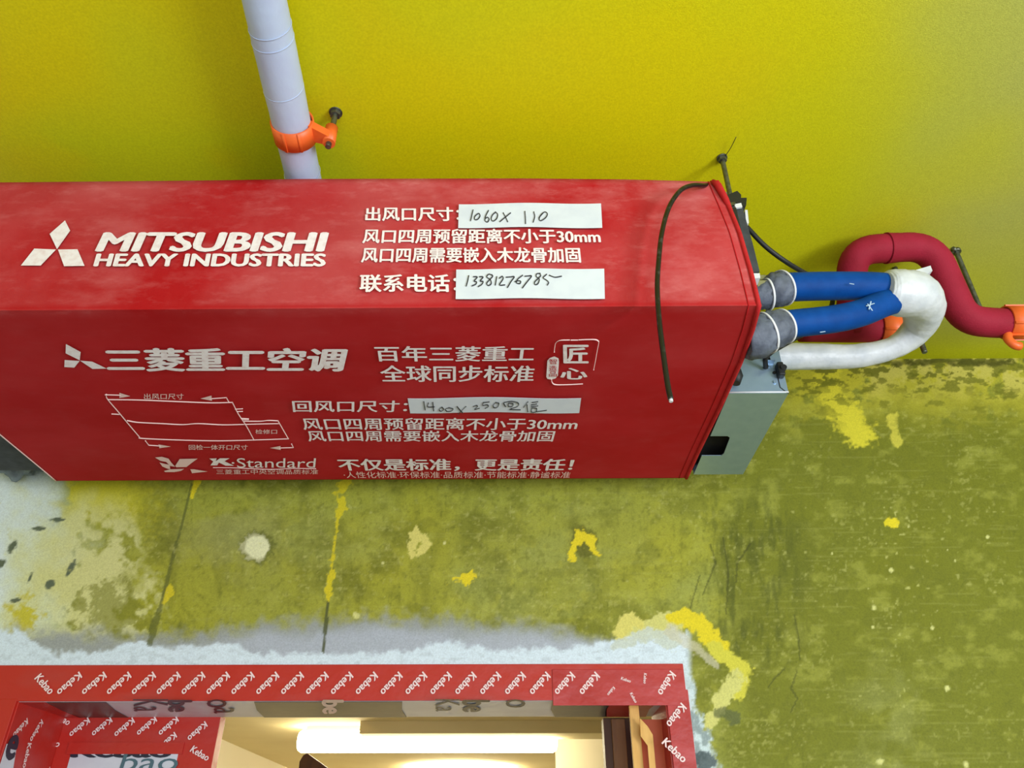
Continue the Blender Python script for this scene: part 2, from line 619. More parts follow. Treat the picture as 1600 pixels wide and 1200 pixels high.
lay((74, 74, 22), sm(7, 2, np.abs(Y - 566 - (n_hi - .5) * 14)) * sm(1180, 1230, X) * sm(0.42, 0.55, n_md) * 0.85)
# left end: bright yellow, pale and white skim coats
lay((196, 188, 44), sm(300, 160, X + rag * 26) * sm(860, 790, Y + rag * 30) * sm(0.34, 0.52, n_md * .6 + n_hi * .4) * 0.95)
pale = sm(236, 180, X + (n_md - .5) * 170 + rag * 20) * sm(770, 830, Y + (n_md - .5) * 90)
lay((206, 206, 138), pale * sm(0.36, 0.46, n_hi * 0.5 + n_md * 0.5))
lay((212, 222, 190), sm(150, 30, X + (n_md - .5) * 150 + (n_hi - .5) * 60 + np.abs(Y - 870) * 0.25) * 0.9)
lay((214, 226, 226), sm(95, 15, X + np.abs(Y - 800) * 0.22 + (n_md - .5) * 110 + (n_hi - .5) * 30))
lay((196, 188, 62), sm(1.0, 0.5, np.hypot((X - 36) / 34, (Y - 962) / 34) + rag * 0.5))
lay((128, 130, 44), sm(1.0, 0.7, np.hypot((X - 170) / 60, (Y - 955) / 48) + rag * 0.6) * 0.7)
for (px, py, rx, ry) in ((18, 855, 9, 13), (2, 880, 9, 9), (110, 887, 6, 13), (80, 912, 8, 8), (60, 826, 12, 3), (92, 812, 14, 3), (24, 938, 10, 4), (48, 900, 3, 9)):
    lay((96, 106, 84), sm(1.05, 0.7, np.hypot((X - px + (Y - py) * .4) / rx, (Y - py) / ry) + rag * 0.45))
# grey cement and white plaster along the head of the doorway
gb = np.interp(X, [-200, 40, 150, 240, 400, 560, 700, 850, 960, 1040, 1100], [990, 985, 985, 992, 974, 962, 964, 980, 1000, 1040, 1060])
lay((152, 158, 158), sm(-14, 22, Y - gb + (n_hi - .5) * 40) * sm(1075, 1050, X) * 0.96)
lay((176, 184, 198), sm(4, 32, Y - gb + (n_md - .5) * 40) * sm(1075, 1050, X) * sm(260, 420, X) * 0.8)
wbnd = np.interp(X, [-200, 0, 40, 60, 80, 160, 200, 225, 250, 300, 370, 385, 500, 640, 700, 780, 850, 900, 960, 1010, 1050, 1072],
                 [975, 985, 990, 1012, 1020, 1018, 1006, 1002, 1014, 1012, 1006, 1020, 1022, 1016, 1002, 1016, 1012, 1010, 1000, 985, 985, 990])
lay((212, 228, 240), sm(-5, 5, Y - wbnd + (n_hi - .5) * 18 + (n_fn - .5) * 10) * sm(1084, 1070, X))
lay((160, 172, 178), sm(0.60, 0.68, fbm(X / 14, Y / 6, 4, 81)) * sm(0, 12, Y - wbnd) * sm(1084, 1070, X) * 0.3)
# white jamb plaster right of the doorway
rb = np.interp(Y, [1000, 1040, 1060, 1100, 1150, 1200, 1260], [1062, 1072, 1080, 1088, 1112, 1118, 1124])
lay((204, 222, 228), sm(6, -6, X - rb + rag * 10) * sm(1030, 1046, Y) * sm(1040, 1060, X))
lay((120, 136, 138), sm(6, -6, X - rb + rag * 10) * sm(1060, 1070, X) * sm(0.52, 0.62, fbm(X / 12, Y / 16, 4, 91)) * sm(1050, 1100, Y) * 0.75)
lay((70, 84, 88), sm(1.0, 0.7, np.hypot((X - 1101) / 18, (Y - 1188) / 18) + rag * 0.6) * 0.9)
# yellow filler blobs, flakes and streaks
YEL = (222, 204, 40)
PAL = (206, 204, 120)


def streak(col, pts, w, strength=1.0, edge=0.5):
    ws = np.interp
    d, t = seg_dist(X, Y, pts)
    wt = np.interp(t, np.linspace(0, 1, len(w)), w)
    lay(col, sm(1.0, 0.7, d / np.maximum(wt, .3) + rag * edge) * strength)


streak(PAL, [(985, 985), (1040, 975), (1070, 965)], [22, 20, 14])
streak((198, 208, 196), [(960, 1010), (1010, 990), (1050, 1000)], [8, 14, 16], 0.9)
streak((214, 206, 110), [(970, 985), (985, 968), (1000, 975)], [14, 14, 12])
streak(YEL, [(1048, 965), (1070, 962), (1100, 985), (1120, 1005), (1130, 1012)], [7, 15, 20, 18, 12])
streak((206, 200, 70), [(1115, 1012), (1135, 1030), (1158, 1045), (1152, 1085)], [14, 14, 15, 12])
streak(PAL, [(1150, 1062), (1130, 1090), (1108, 1130)], [15, 17, 10])
streak((92, 100, 60), [(1120, 1112), (1145, 1118)], [8, 14], 0.8)
streak((200, 196, 168), [(1046, 985), (1085, 1010), (1120, 1040)], [10, 10, 5], 0.6)
# cracks between the wall panels
streak((92, 98, 44), [(300, 755), (284, 820), (275, 850), (258, 920), (234, 1004)], [1.5, 2, 3, 4, 6], 0.75, 0.5)
streak(YEL, [(308, 752), (300, 776)], [6, 3])
streak(YEL, [(266, 918), (256, 942)], [6, 4], 0.7, 1.3)
streak((206, 192, 40), [(540, 752), (532, 790), (528, 810), (520, 870), (515, 925), (512, 942)], [9, 8, 3, 4, 6, 2], 1, 1.0)
streak((80, 86, 50), [(512, 942), (508, 985), (505, 1018)], [3, 3, 2.5], 0.9, 0.3)
# sockets and filler dabs
dd = np.hypot(X - 402, (Y - 855) * 1.05)
lay((100, 106, 42), sm(31, 25, dd + rag * 8) * 0.8)
lay((196, 196, 150), sm(26, 20, dd + rag * 9 + (X - 402) * 0.1) * 0.75)
lay((224, 226, 178), sm(20, 17, dd + rag * 3))
streak((212, 204, 110), [(646, 835), (642, 872)], [7, 6], 1, 0.9)
streak((212, 204, 110), [(648, 838), (662, 840), (668, 850), (656, 862)], [7, 7, 6, 5], 1, 0.8)
lay((96, 98, 32), sm(1.0, 0.75, np.hypot((X - 912) / 30, (Y - 848) / 28) + rag * 0.3) * 0.8)
streak(YEL, [(895, 872), (897, 850), (908, 840), (925, 843), (929, 860)], [7, 9, 13, 10, 8], 1, 0.9)
streak(YEL, [(708, 905), (728, 902), (744, 900)], [6, 8, 6], 1, 1.1)
streak(YEL, [(1386, 814), (1396, 818)], [6, 6], 1, 0.8)
for (px, py, r) in ((557, 962, 5), (598, 880, 3), (695, 848, 3), (1392, 891, 4), (1366, 950, 5), (1457, 981, 4), (1375, 1190, 6), (1480, 1075, 5), (1543, 839, 3),
                    (1300, 610 + 255, 2), (1492, 876, 3), (1510, 1195, 6), (1364, 980, 3), (1480, 860, 2), (1420, 824, 2), (1575, 848, 2)):
    lay((206, 206, 130), sm(1.0, 0.5, np.hypot(X - px, Y - py) / r + rag * 0.4))
# stray hairs and hairline scratches
for pts in ([(1093, 900), (1085, 928), (1078, 952)], [(1245, 1050), (1236, 1075), (1246, 1092), (1236, 1112)], [(1172, 850), (1152, 880), (1150, 910)],
            [(1226, 1045), (1210, 1060), (1200, 1075)], [(1110, 850), (1118, 880), (1098, 930)], [(1240, 960), (1248, 1000), (1250, 1030)], [(1130, 840), (1138, 900), (1134, 960)]):
    streak((66, 70, 28), pts, [1.3, 1.7, 1.3], 0.6, 0.3)
spk = sm(0.78, 0.90, fbm(X / 7, Y / 7, 2, 97))
lay((190, 190, 110), spk * sm(760, 800, Y) * sm(965, 945, Y) * 0.45)
lay((190, 190, 110), spk * sm(1180, 1260, X) * sm(760, 800, Y) * sm(0.5, 0.62, n_lo) * 0.6)
paint_grid(wall_o.data, np.clip(cc, 0, 1))
wall_o['kind'] = 'structure'

# plain remainder of the shell: reveals, floor, side walls and the lit room beyond the doorway
bm = bmesh.new()
box(bm, (-2.4, WALL_Y + 0.002, 0), (OPEN_L, REVEAL_Y, CEIL_Z + 0.02))
structure('wall_back_core', bm, M['plain_wall'])
bm = bmesh.new()
box(bm, (OPEN_R, WALL_Y + 0.002, 0), (2.4, REVEAL_Y, CEIL_Z + 0.02))
structure('wall_back_core', bm, M['plain_wall'])
bm = bmesh.new()
box(bm, (OPEN_L, WALL_Y + 0.002, OPEN_TOP), (OPEN_R, REVEAL_Y, CEIL_Z + 0.02))
structure('wall_back_core', bm, M['plain_wall'])
bm = bmesh.new()
box(bm, (-2.5, -2.6, -0.08), (2.5, 6.3, 0.0))
structure('floor', bm, M['floor'])
bm = bmesh.new()
box(bm, (-2.5, -2.6, 0), (-2.4, WALL_Y, CEIL_Z))
structure('wall_left', bm, M['plain_wall'])
bm = bmesh.new()
box(bm, (2.4, -0.4, 0), (2.5, WALL_Y, CEIL_Z))
box(bm, (2.4, -2.6, 0), (2.5, -1.5, CEIL_Z))
box(bm, (2.4, -1.5, 0), (2.5, -0.4, 0.9))
box(bm, (2.4, -1.5, 2.2), (2.5, -0.4, CEIL_Z))
structure('wall_right', bm, M['plain_wall'])
bm = bmesh.new()
for (a, b_) in (((2.42, -1.5, 0.9), (2.48, -1.44, 2.2)), ((2.42, -0.46, 0.9), (2.48, -0.4, 2.2)), ((2.42, -1.44, 0.9), (2.48, -0.46, 0.96)), ((2.42, -1.44, 2.14), (2.48, -0.46, 2.2)), ((2.43, -0.97, 0.96), (2.47, -0.93, 2.14))):
    box(bm, a, b_)
structure('window_1', bm, M['casing'])

ADJ_CEIL = CZ + 0.55
bm = bmesh.new()
box(bm, (-1.6, REVEAL_Y, ADJ_CEIL), (1.9, 6.2, ADJ_CEIL + 0.08))
structure('ceiling_beyond', bm, M['cream'])
bm = bmesh.new()
box(bm, (-1.6, REVEAL_Y, 0), (-1.5, 6.2, ADJ_CEIL))
structure('wall_beyond_left', bm, M['cream_white'])
bm = bmesh.new()
box(bm, (1.8, REVEAL_Y, 0), (1.9, 6.2, ADJ_CEIL))
structure('wall_beyond_right', bm, M['cream_white'])
bm = bmesh.new()
box(bm, (-1.6, 6.2, 0), (1.9, 6.3, ADJ_CEIL + 0.08))
structure('wall_beyond_end', bm, M['cream_white'])
bm = bmesh.new()
a, b_ = at_z(548, 1126, ADJ_CEIL - 0.03), at_z(862, 1140, ADJ_CEIL - 0.03)
box(bm, (a.x, 3.62, ADJ_CEIL - 0.05), (0.62, 3.80, ADJ_CEIL))
structure('trim_beam', bm, M['cream'])
# white partition that closes the right of the view
a, b_ = at_y(868, 1160, 4.10), at_y(948, 1160, 4.10)
bm = bmesh.new()
box(bm, (a.x, 4.10, 0), (b_.x + 0.35, 4.18, ADJ_CEIL))
structure('wall_beyond_partition', bm, M['cream_white'])


# ------------------------------------------------------------------ text helper
def text_bm(s, frame, bold=0.0, shear=0.0, res=3):
    """flat letters: string s fitted into the box frame = (origin, u vector, v vector)"""
    cu = bpy.data.curves.new('t', 'FONT')
    cu.body = s
    cu.size = 1.0
    cu.resolution_u = res
    cu.shear = shear
    cu.fill_mode = 'FRONT'
    to = bpy.data.objects.new('t', cu)
    COL.objects.link(to)
    dg = bpy.context.evaluated_depsgraph_get()
    dg.update()
    me = bpy.data.meshes.new_from_object(to.evaluated_get(dg))
    bpy.data.objects.remove(to)
    bpy.data.curves.remove(cu)
    bm = bmesh.new()
    ys = [v.co.y for v in me.vertices]
    nv0 = 0
    shifts = [(0, 0)] if bold <= 0 else [(0, 0), (-bold, 0), (bold, 0), (0, -bold * .55), (0, bold * .55), (-bold * .5, bold * .3), (bold * .5, -bold * .3), (bold * .5, bold * .3), (-bold * .5, -bold * .3)]
    for k, (dx, dy) in enumerate(shifts):          # heavier weight: the same letters overprinted a hair apart
        bm.from_mesh(me)
        bm.verts.ensure_lookup_table()
        for v in bm.verts[nv0:]:
            v.co.x += dx
            v.co.y += dy
            v.co.z = k * 1e-5
        nv0 = len(bm.verts)
    bpy.data.meshes.remove(me)
    if not bm.verts:
        return bm
    xs = [v.co.x for v in bm.verts]
    ys = [v.co.y for v in bm.verts]
    x0, x1, y0, y1 = min(xs), max(xs), min(ys), max(ys)
    o, u, w = (Vector(k) for k in frame)
    n = u.cross(w).normalized()
    for v in bm.verts:
        v.co = o + u * ((v.co.x - x0) / (x1 - x0)) + w * ((v.co.y - y0) / (y1 - y0)) + n * v.co.z
    bm.normal_update()
    for f in bm.faces:
        if f.normal.dot(n) < 0:
            f.normal_flip()
    return bm


def merge(dst, src):
    me = bpy.data.meshes.new('m')
    src.to_mesh(me)
    src.free()
    dst.from_mesh(me)
    bpy.data.meshes.remove(me)


# ------------------------------------------------------------------ DUST COVER over the indoor unit
cover = thing('dust_cover', 'red printed cloth dust cover wrapped round the long unit hung under the yellow ceiling', 'cover', (-0.34, 1.3, UNIT_Z))
CX0 = at_y(-225, 477, FRONT_Y).x
CX1 = 0.393


def wav(x, t):
    """slack of the cloth, t runs 0..1 over the front, 1..2 over the underside"""
    return 0.0022 * math.sin(x * 9.0 + t * 2.0) * math.sin(t * 3.1 + 0.4) + 0.0014 * math.sin(x * 23 + t * 7.0)


def right_edge(t):
    ks = [(0, -0.026), (0.2, -0.017), (0.45, -0.008), (0.75, -0.002), (1.0, 0.0), (1.1, 0.006), (1.25, 0.010), (1.5, 0.008), (1.8, 0.002), (2.0, 0.0)]
    for (a, va), (b, vb) in zip(ks[:-1], ks[1:]):
        if t <= b:
            return CX1 + va + (vb - va) * (t - a) / (b - a)
    return CX1


def top_z(x):
    return UNIT_Z + np.interp(x, [-1.1, -0.6, -0.4, 0.0, 0.2, 0.34, 0.4], [0.302, 0.303, 0.305, 0.302, 0.297, 0.290, 0.284])


def cover_pt(x, t, off=0.0):
    """point on the cloth; off lifts it clear of the cloth"""
    w = wav(x, t)
    if t < 0:                                    # top flap, laid back over the unit
        return Vector((x, FRONT_Y + 0.004 + (-t) * 0.2, top_z(x) + 0.006 * min(1, -t * 10) + off))
    if t <= 1:
        z = top_z(x) + (UNIT_Z - top_z(x)) * t
        bulge = 0.006 * math.sin(PI * t)
        return Vector((x, FRONT_Y + w * 0.7 * math.sin(PI * t) - bulge * 0.4 - off, z))
    if t <= 2:
        q = t - 1
        return Vector((x, FRONT_Y + (BACK_Y - FRONT_Y) * q, UNIT_Z + w * 0.7 * math.sin(PI * q) - off))
    return Vector((x, BACK_Y + off, UNIT_Z + (t - 2) * 0.3))


ts = [-0.5, -0.25, -0.1, -0.04, 0.0] + [i / 22 for i in range(1, 22)] + [0.985, 1.0, 1.008] + [1 + i / 26 for i in range(1, 26)] + [1.995, 2.0, 2.05, 2.12]
nx = 150
bm = bmesh.new()
rows = []
for t in ts:
    xr = right_edge(max(0, min(t, 2)))
    row = []
    for i in range(nx + 1):
        s = i / nx
        row.append(bm.verts.new(cover_pt(CX0 + (xr - CX0) * s, t)))
    rows.append(row)
for j in range(len(ts) - 1):
    for i in range(nx):
        f = bm.faces.new([rows[j][i], rows[j + 1][i], rows[j + 1][i + 1], rows[j][i + 1]])
        f.smooth = not (0.98 <= ts[j] < 1.01)
bmesh.ops.recalc_face_normals(bm, faces=bm.faces[:])
shell = obj('cloth_shell', bm, M['fabric'], cover)
da = shell.data.attributes.new('dust', 'FLOAT', 'POINT')
dv = []
for j, t in enumerate(ts):
    for i in range(nx + 1):
        base = 0.85 if t < 0.98 else 0.15
        if 0 <= t < 0.16:
            base += 0.55 * (1 - t / 0.16)
        if 0.99 <= t < 1.02:
            base = 0.55
        xr_ = i / nx
        base *= 0.75 + 0.55 * xr_ if t < 1 else 1.0
        dv.append(base)
da.data.foreach_set('value', dv)
sol = shell.modifiers.new('thickness', 'SOLIDIFY')
sol.thickness = 0.0012
sol.offset = -1.0

bm = bmesh.new()                                  # bound hem along the right edge
hp = []
for k in range(61):
    t = 2.0 * k / 60
    p = cover_pt(right_edge(t), t)
    hp.append(p)
hp = [Vector((hp[0].x - 0.008, FRONT_Y + 0.012, hp[0].z + 0.012))] + hp
tube(bm, hp, 0.0042, 10)
obj('bound_hem', bm, M['hem'], cover)
bm = bmesh.new()                                  # stitched welt just inside it
tube(bm, [cover_pt(right_edge(2.0 * k / 60) - 0.017, 2.0 * k / 60, 0.0004) for k in range(61)], 0.0011, 6)
obj('hem_seam', bm, M['fabric'], cover)
bm = bmesh.new()                                  # loose tab at the top corner
tube(bm, [at_y(1113, 283, FRONT_Y - .004), at_y(1122, 290, FRONT_Y - .006), at_y(1134, 312, FRONT_Y - .004), at_y(1142, 330, FRONT_Y)], [0.004, 0.007, 0.006, 0.004], 8)
obj('corner_tab', bm, M['hem'], cover)
bm = bmesh.new()                                  # frayed left selvedge
tube(bm, [cover_pt(CX0 + 0.001, 2.0 * k / 60) for k in range(61)], 0.0016, 6)
obj('selvedge', bm, M['inkfine'], cover)

INK = 0.0014


def F(X, Y, off=INK):
    """point on the cover's front face seen at X, Y in the survey photo"""
    p = at_y(X, Y, FRONT_Y - 0.004 - off)
    return Vector((p.x, p.y - 0.001, p.z))


def U(X, Y, off=INK):
    p = at_z(X, Y, UNIT_Z - off - 0.0022)
    return p


def frame(fn, x0, x1, y0, y1):
    ym = (y0 + y1) / 2
    l, r = fn(x0, ym), fn(x1, ym)
    t_, b_ = fn((x0 + x1) / 2, y0), fn((x0 + x1) / 2, y1)
    u = r - l
    w = t_ - b_
    o = (l + r) / 2 - u / 2 - w / 2
    return (o, u, w)


def line(s, fn, x0, x1, y0, y1, bold=0.02, shear=0.0, m='ink', name='lettering'):
    return obj(name, text_bm(s, frame(fn, x0, x1, y0, y1), bold, shear), M[m], cover)


def shape(name, fn, polys, m='ink', parent=None):
    bm = bmesh.new()
    n = fn(100, 400) - fn(100, 400, 0.0)
    for p in polys:
        f = poly(bm, [fn(a, b) for a, b in p])
        f.normal_update()
        if f.normal.dot(n) < 0:
            f.normal_flip()
    bmesh.ops.triangulate(bm, faces=bm.faces[:])
    return obj(name, bm, M[m], parent or cover)


def strokes(name, fn, lists, w, m, parent=None, off=INK, smooth=True):
    bm = bmesh.new()
    n = (fn(100, 400) - fn(100, 400, 0.0)).normalized()
    for s in lists:
        p = [fn(a, b, off) for a, b in s]
        if smooth and len(p) > 2:
            p = smooth_path(p, 5)
        ribbon(bm, p, w, n)
    return obj(name, bm, M[m], parent or cover)


# front face
e = shape('three_diamond_emblem', F, [[(102, 345), (110, 361), (89.5, 390), (78, 366)], [(54, 389), (88, 390.5), (64, 415.5), (33, 415.5)], [(91, 390.5), (121.5, 390), (132.6, 416), (100.6, 416.6)]])
e['label'] = 'white three-diamond emblem on the front face'
line('MITSUBISHI', F, 150, 516, 363, 394, 0.045, 0.22)
line('HEAVY INDUSTRIES', F, 147, 510, 396.5, 417, 0.045, 0.12)
line('出风口尺寸：', F, 571, 719, 324, 346, 0.028)
line('风口四周预留距离不小于30mm', F, 567, 938, 358, 381, 0.028)
line('风口四周需要嵌入木龙骨加固', F, 565, 907, 387, 411, 0.028)
line('联系电话：', F, 562, 716, 429, 457, 0.028)


def paper(name, fn, quad, wave, lab):
    """paper strip glued to the cloth; quad = corners tl, tr, br, bl"""
    bm = bmesh.new()
    n = 24
    rowa, rowb = [], []
    for i in range(n + 1):
        s = i / n
        wv = wave * math.sin(s * 8.0 + 1.0)
        tx, ty = quad[0][0] + (quad[1][0] - quad[0][0]) * s, quad[0][1] + (quad[1][1] - quad[0][1]) * s + wv
        bx, by = quad[3][0] + (quad[2][0] - quad[3][0]) * s, quad[3][1] + (quad[2][1] - quad[3][1]) * s + wv
        rowa.append(bm.verts.new(fn(tx, ty, 0.0022)))
        rowb.append(bm.verts.new(fn(bx, by, 0.0022)))
    for i in range(n):
        bm.faces.new([rowb[i], rowb[i + 1], rowa[i + 1], rowa[i]])
    o = obj(name, bm, M['paper'], cover)
    md = o.modifiers.new('thickness', 'SOLIDIFY')
    md.thickness = 0.0006
    md.offset = -1
    o['label'] = lab
    return o


def z7(s):
    return [[(710 + a * .15, 310 + b * .15) for a, b in k] for k in s]


def z8(s):
    return [[(630 + a * .18125, 610 + b * .18125) for a, b in k] for k in s]


pl = paper('paper_label', F, [(717, 319), (939, 318), (941, 356), (716, 356)], 1.0, 'upper white paper label with the size written in pen')
strokes('handwriting', F, z7([[(195, 125), (182, 180), (170, 235)], [(240, 165), (212, 195), (215, 225), (245, 220), (268, 185), (255, 160), (230, 175)],
        [(355, 130), (325, 190), (320, 235), (345, 250), (362, 220), (345, 200), (322, 215)], [(430, 145), (395, 180), (385, 220), (405, 240), (440, 215), (452, 170), (430, 150), (415, 160)],
        [(510, 155), (535, 200), (555, 245)], [(585, 155), (530, 200), (475, 245)], [(735, 140), (740, 200), (742, 265)], [(828, 145), (838, 190), (822, 250)],
        [(920, 160), (890, 195), (885, 225), (905, 235), (950, 205), (970, 165), (945, 145), (912, 165), (882, 205)]]), 0.0024, 'pen', pl, 0.0034)
pl = paper('paper_label', F, [(713, 421), (944, 420), (945, 467), (712, 467)], 0.8, 'lower white paper label with a number written in pen')
strokes('handwriting', F, z7([[(150, 810), (140, 860), (125, 915)], [(200, 820), (240, 822), (205, 865), (232, 872), (222, 898), (185, 915)],
        [(262, 820), (300, 822), (268, 865), (300, 868), (285, 900), (250, 922)], [(395, 805), (360, 793), (337, 822), (375, 850), (385, 890), (355, 912), (337, 888), (368, 850), (400, 815), (390, 798)],
        [(442, 820), (435, 860), (428, 905)], [(470, 835), (500, 815), (508, 842), (470, 905), (525, 905)], [(540, 825), (585, 822)], [(583, 822), (625, 820), (590, 870), (555, 930)],
        [(710, 805), (660, 845), (648, 882), (680, 892), (692, 868), (665, 862), (632, 870)], [(735, 815), (770, 812)], [(768, 812), (805, 812), (760, 870), (710, 935)],
        [(893, 785), (858, 790), (855, 820), (885, 842), (872, 890), (842, 902), (837, 875), (870, 840), (900, 808), (888, 785)], [(960, 795), (925, 830), (960, 855), (982, 878), (970, 905)],
        [(990, 805), (1050, 825), (1115, 815)]]), 0.0024, 'pen', pl, 0.0034)

# underside
e = shape('three_diamond_emblem', U, [[(103, 537.5), (126, 550), (124.5, 563), (102.5, 552)], [(101, 562.5), (124.5, 564), (116, 574.5), (100.5, 573.5)], [(125, 563.5), (144, 565), (167, 576), (144.5, 576.5)]])
e['label'] = 'white three-diamond emblem on the underside'
line('三菱重工空调', U, 164, 540, 544, 581, 0.042)
line('百年三菱重工', U, 586, 835, 541, 565, 0.02)
line('全球同步标准', U, 594, 835, 571, 597, 0.02)
line('匠', U, 880, 920, 539, 568, 0.03, name='seal_character')
line('心', U, 875, 918, 575, 593, 0.03, name='seal_character')


def z6(s):
    return [[(850 + a * .075, 520 + b * .075) for a, b in k] for k in s]


strokes('seal_frame', U, z6([[(215, 400), (225, 300), (250, 210), (340, 158), (530, 150)], [(565, 153), (705, 152)], [(730, 148), (900, 140), (1070, 142), (1135, 175), (1140, 220), (1105, 400), (1070, 600), (1035, 770)],
                             [(155, 960), (175, 1040), (250, 1080), (500, 1080), (800, 1065)]]), 0.0022, 'inkfine')
pil = shape('seal_pill', U, z6([[(120, 525), (215, 492), (300, 530), (312, 600), (290, 890), (240, 950), (150, 975), (70, 960), (48, 920), (70, 580)]]))
for yy in (600, 740, 860):
    obj('pill_character', text_bm({600: '智', 740: '造', 860: '品'}[yy], frame(lambda a, b_: U(a, b_, 0.0024), 850 + 105 * .075, 850 + 270 * .075, 520 + (yy - 55) * .075, 520 + (yy + 55) * .075), 0.0), M['hem'], pil)
line('回风口尺寸：', U, 457, 637, 626, 644, 0.02)
pl = paper('paper_label', U, [(637, 622), (908, 622), (905, 645), (641, 645)], 1.1, 'white paper label on the underside with the size written in pen')
strokes('handwriting', U, z8([[(178, 98), (184, 135), (190, 168)], [(218, 110), (212, 142), (268, 142)], [(256, 105), (260, 140), (263, 175)], [(332, 145), (310, 165), (325, 180), (350, 165), (335, 145)],
        [(395, 150), (365, 162), (378, 181), (415, 178), (430, 160), (398, 150)], [(465, 140), (490, 170), (512, 193)], [(540, 140), (505, 175), (475, 205)], [(605, 140), (632, 130), (640, 142), (615, 165), (655, 155)],
        [(692, 105), (686, 130), (722, 124), (735, 140), (708, 155)], [(692, 105), (740, 100)], [(800, 105), (775, 130), (787, 150), (815, 143), (825, 112), (798, 105)],
        [(866, 112), (882, 140)], [(870, 105), (930, 94), (990, 108), (988, 138), (930, 158)], [(910, 110), (907, 136), (940, 140), (946, 115), (912, 109)], [(920, 165), (1010, 168)],
        [(1075, 100), (1040, 145)], [(1068, 125), (1075, 185)], [(1112, 105), (1160, 98)], [(1105, 125), (1150, 118)], [(1105, 140), (1160, 134)], [(1110, 152), (1106, 186), (1145, 185), (1150, 156), (1112, 151)], [(1145, 185), (1235, 172)]]),
        0.0024, 'pen', pl, 0.0034)
line('风口四周预留距离不小于30mm', U, 472, 903, 653, 672, 0.018)
line('风口四周需要嵌入木龙骨加固', U, 480, 866, 673, 690, 0.018)
line('不仅是标准，更是责任！', U, 528, 896, 717, 736, 0.03)
line('·人性化标准·环保标准·品质标准·节能标准·静谧标准', U, 537, 891, 737, 747, 0.0, m='inkfine')


def z3(s):
    return [[(60 + a * .3125, 500 + b * .3125) for a, b in k] for k in s]


dg = strokes('outline_diagram', U, z3([[(350, 398), (500, 400), (700, 408), (860, 414), (970, 412)], [(340, 372), (345, 395), (400, 460), (450, 520), (505, 585)], [(505, 585), (520, 592), (700, 600), (900, 604), (1078, 600), (1250, 594)],
        [(970, 412), (1000, 470), (1040, 530), (1078, 600)], [(445, 503), (500, 512), (620, 518), (720, 523), (800, 518), (920, 524), (1030, 522)], [(1030, 506), (1110, 506), (1150, 502), (1198, 504)], [(1198, 504), (1250, 594)], [(1030, 522), (1100, 520), (1200, 518)]]),
        0.0024, 'inkfine', None, INK, True)
for q in z3([[(335, 374), (410, 376)], [(860, 394), (940, 388)], [(940, 388), (952, 410)], [(535, 604), (552, 626)], [(552, 626), (610, 630)], [(1205, 640), (1275, 638)], [(1266, 620), (1275, 638)],
        [(368, 470), (405, 472)], [(985, 446), (1020, 444)], [(995, 458), (1020, 457)], [(1015, 492), (1050, 494)], [(1020, 498), (1050, 498)]]):
    strokes('dimension_line', U, [q], 0.0022, 'inkfine', None, INK, False)
for q in z3([[(405, 364), (460, 381), (405, 390)], [(865, 378), (810, 393), (868, 404)], [(600, 622), (662, 633), (605, 641)], [(1210, 630), (1158, 640), (1212, 650)]]):
    shape('arrow_head', U, [q], 'inkfine')
line('出风口尺寸', U, 225, 287, 615, 624, 0.01, m='inkfine')
line('回检一体开口尺寸', U, 295, 387, 695, 703, 0.01, m='inkfine')
line('检修口', U, 399, 433, 671, 678, 0.01, m='inkfine')


def z5(s):
    return [[(230 + a * .175, 700 + b * .175) for a, b in k] for k in s]


shape('winged_emblem', U, z5([[(70, 85), (130, 78), (190, 95), (215, 130), (250, 168), (205, 160), (170, 125), (120, 115)], [(250, 160), (290, 98), (450, 95), (395, 135), (350, 170), (260, 172)], [(110, 130), (150, 140), (200, 150), (205, 188), (180, 185), (135, 165)],
        [(205, 190), (330, 186), (300, 205), (240, 215), (160, 215), (150, 205)], [(385, 190), (420, 190), (540, 210), (470, 218), (400, 225)]]), 'inkfine')
shape('bold_initial', U, z5([[(555, 95), (620, 92), (612, 118), (650, 92), (735, 92), (690, 118), (775, 158), (700, 158), (640, 130), (625, 155), (565, 155), (590, 120)]]))
strokes('underline', U, z5([[(590, 175), (800, 178), (1000, 188), (1150, 190), (1300, 182), (1505, 185)]]), 0.0016, 'inkfine')
line('·Standard', U, 362, 493, 716, 731, 0.0)
line('三菱重工中央空调品质标准', U, 338, 497, 733.5, 741, 0.0, m='inkfine')

# ------------------------------------------------------------------ AIR CONDITIONER under the cover
ac = thing('air_conditioner', 'ducted indoor unit showing its metal end box beyond the right edge of the red cover', 'air conditioner', (-0.34, 1.3, UNIT_Z))
bm = bmesh.new()
box(bm, (CX0 + 0.012, FRONT_Y + 0.012, UNIT_Z + 0.008), (CX1 - 0.012, BACK_Y - 0.006, UNIT_Z + 0.272), 0.004)
obj('casing', bm, M['casing'], ac)
EB_F, EB_B = 1.256, 1.615
EB_R = at_z(1230, 618, UNIT_Z).x
EB_T = UNIT_Z + 0.118
X0 = CX1 + 0.0135
bm = bmesh.new()
box(bm, (CX1 - 0.012, 1.02, UNIT_Z + 0.010), (X0 - 0.0005, BACK_Y - 0.02, UNIT_Z + 0.26), 0.002)
obj('gap_shade_block', bm, M['black'], ac)  # black block added so the gap beside the hem reads as shade
bm = bmesh.new()                                 # end box: underside with a notch, front, right side, top
t_ = 0.0016
notch = [at_z(1107, 681.5, UNIT_Z), at_z(1137, 681.5, UNIT_Z), at_z(1140.5, 684, UNIT_Z), at_z(1131, 709, UNIT_Z), at_z(1127, 712, UNIT_Z), at_z(1091, 712, UNIT_Z)]
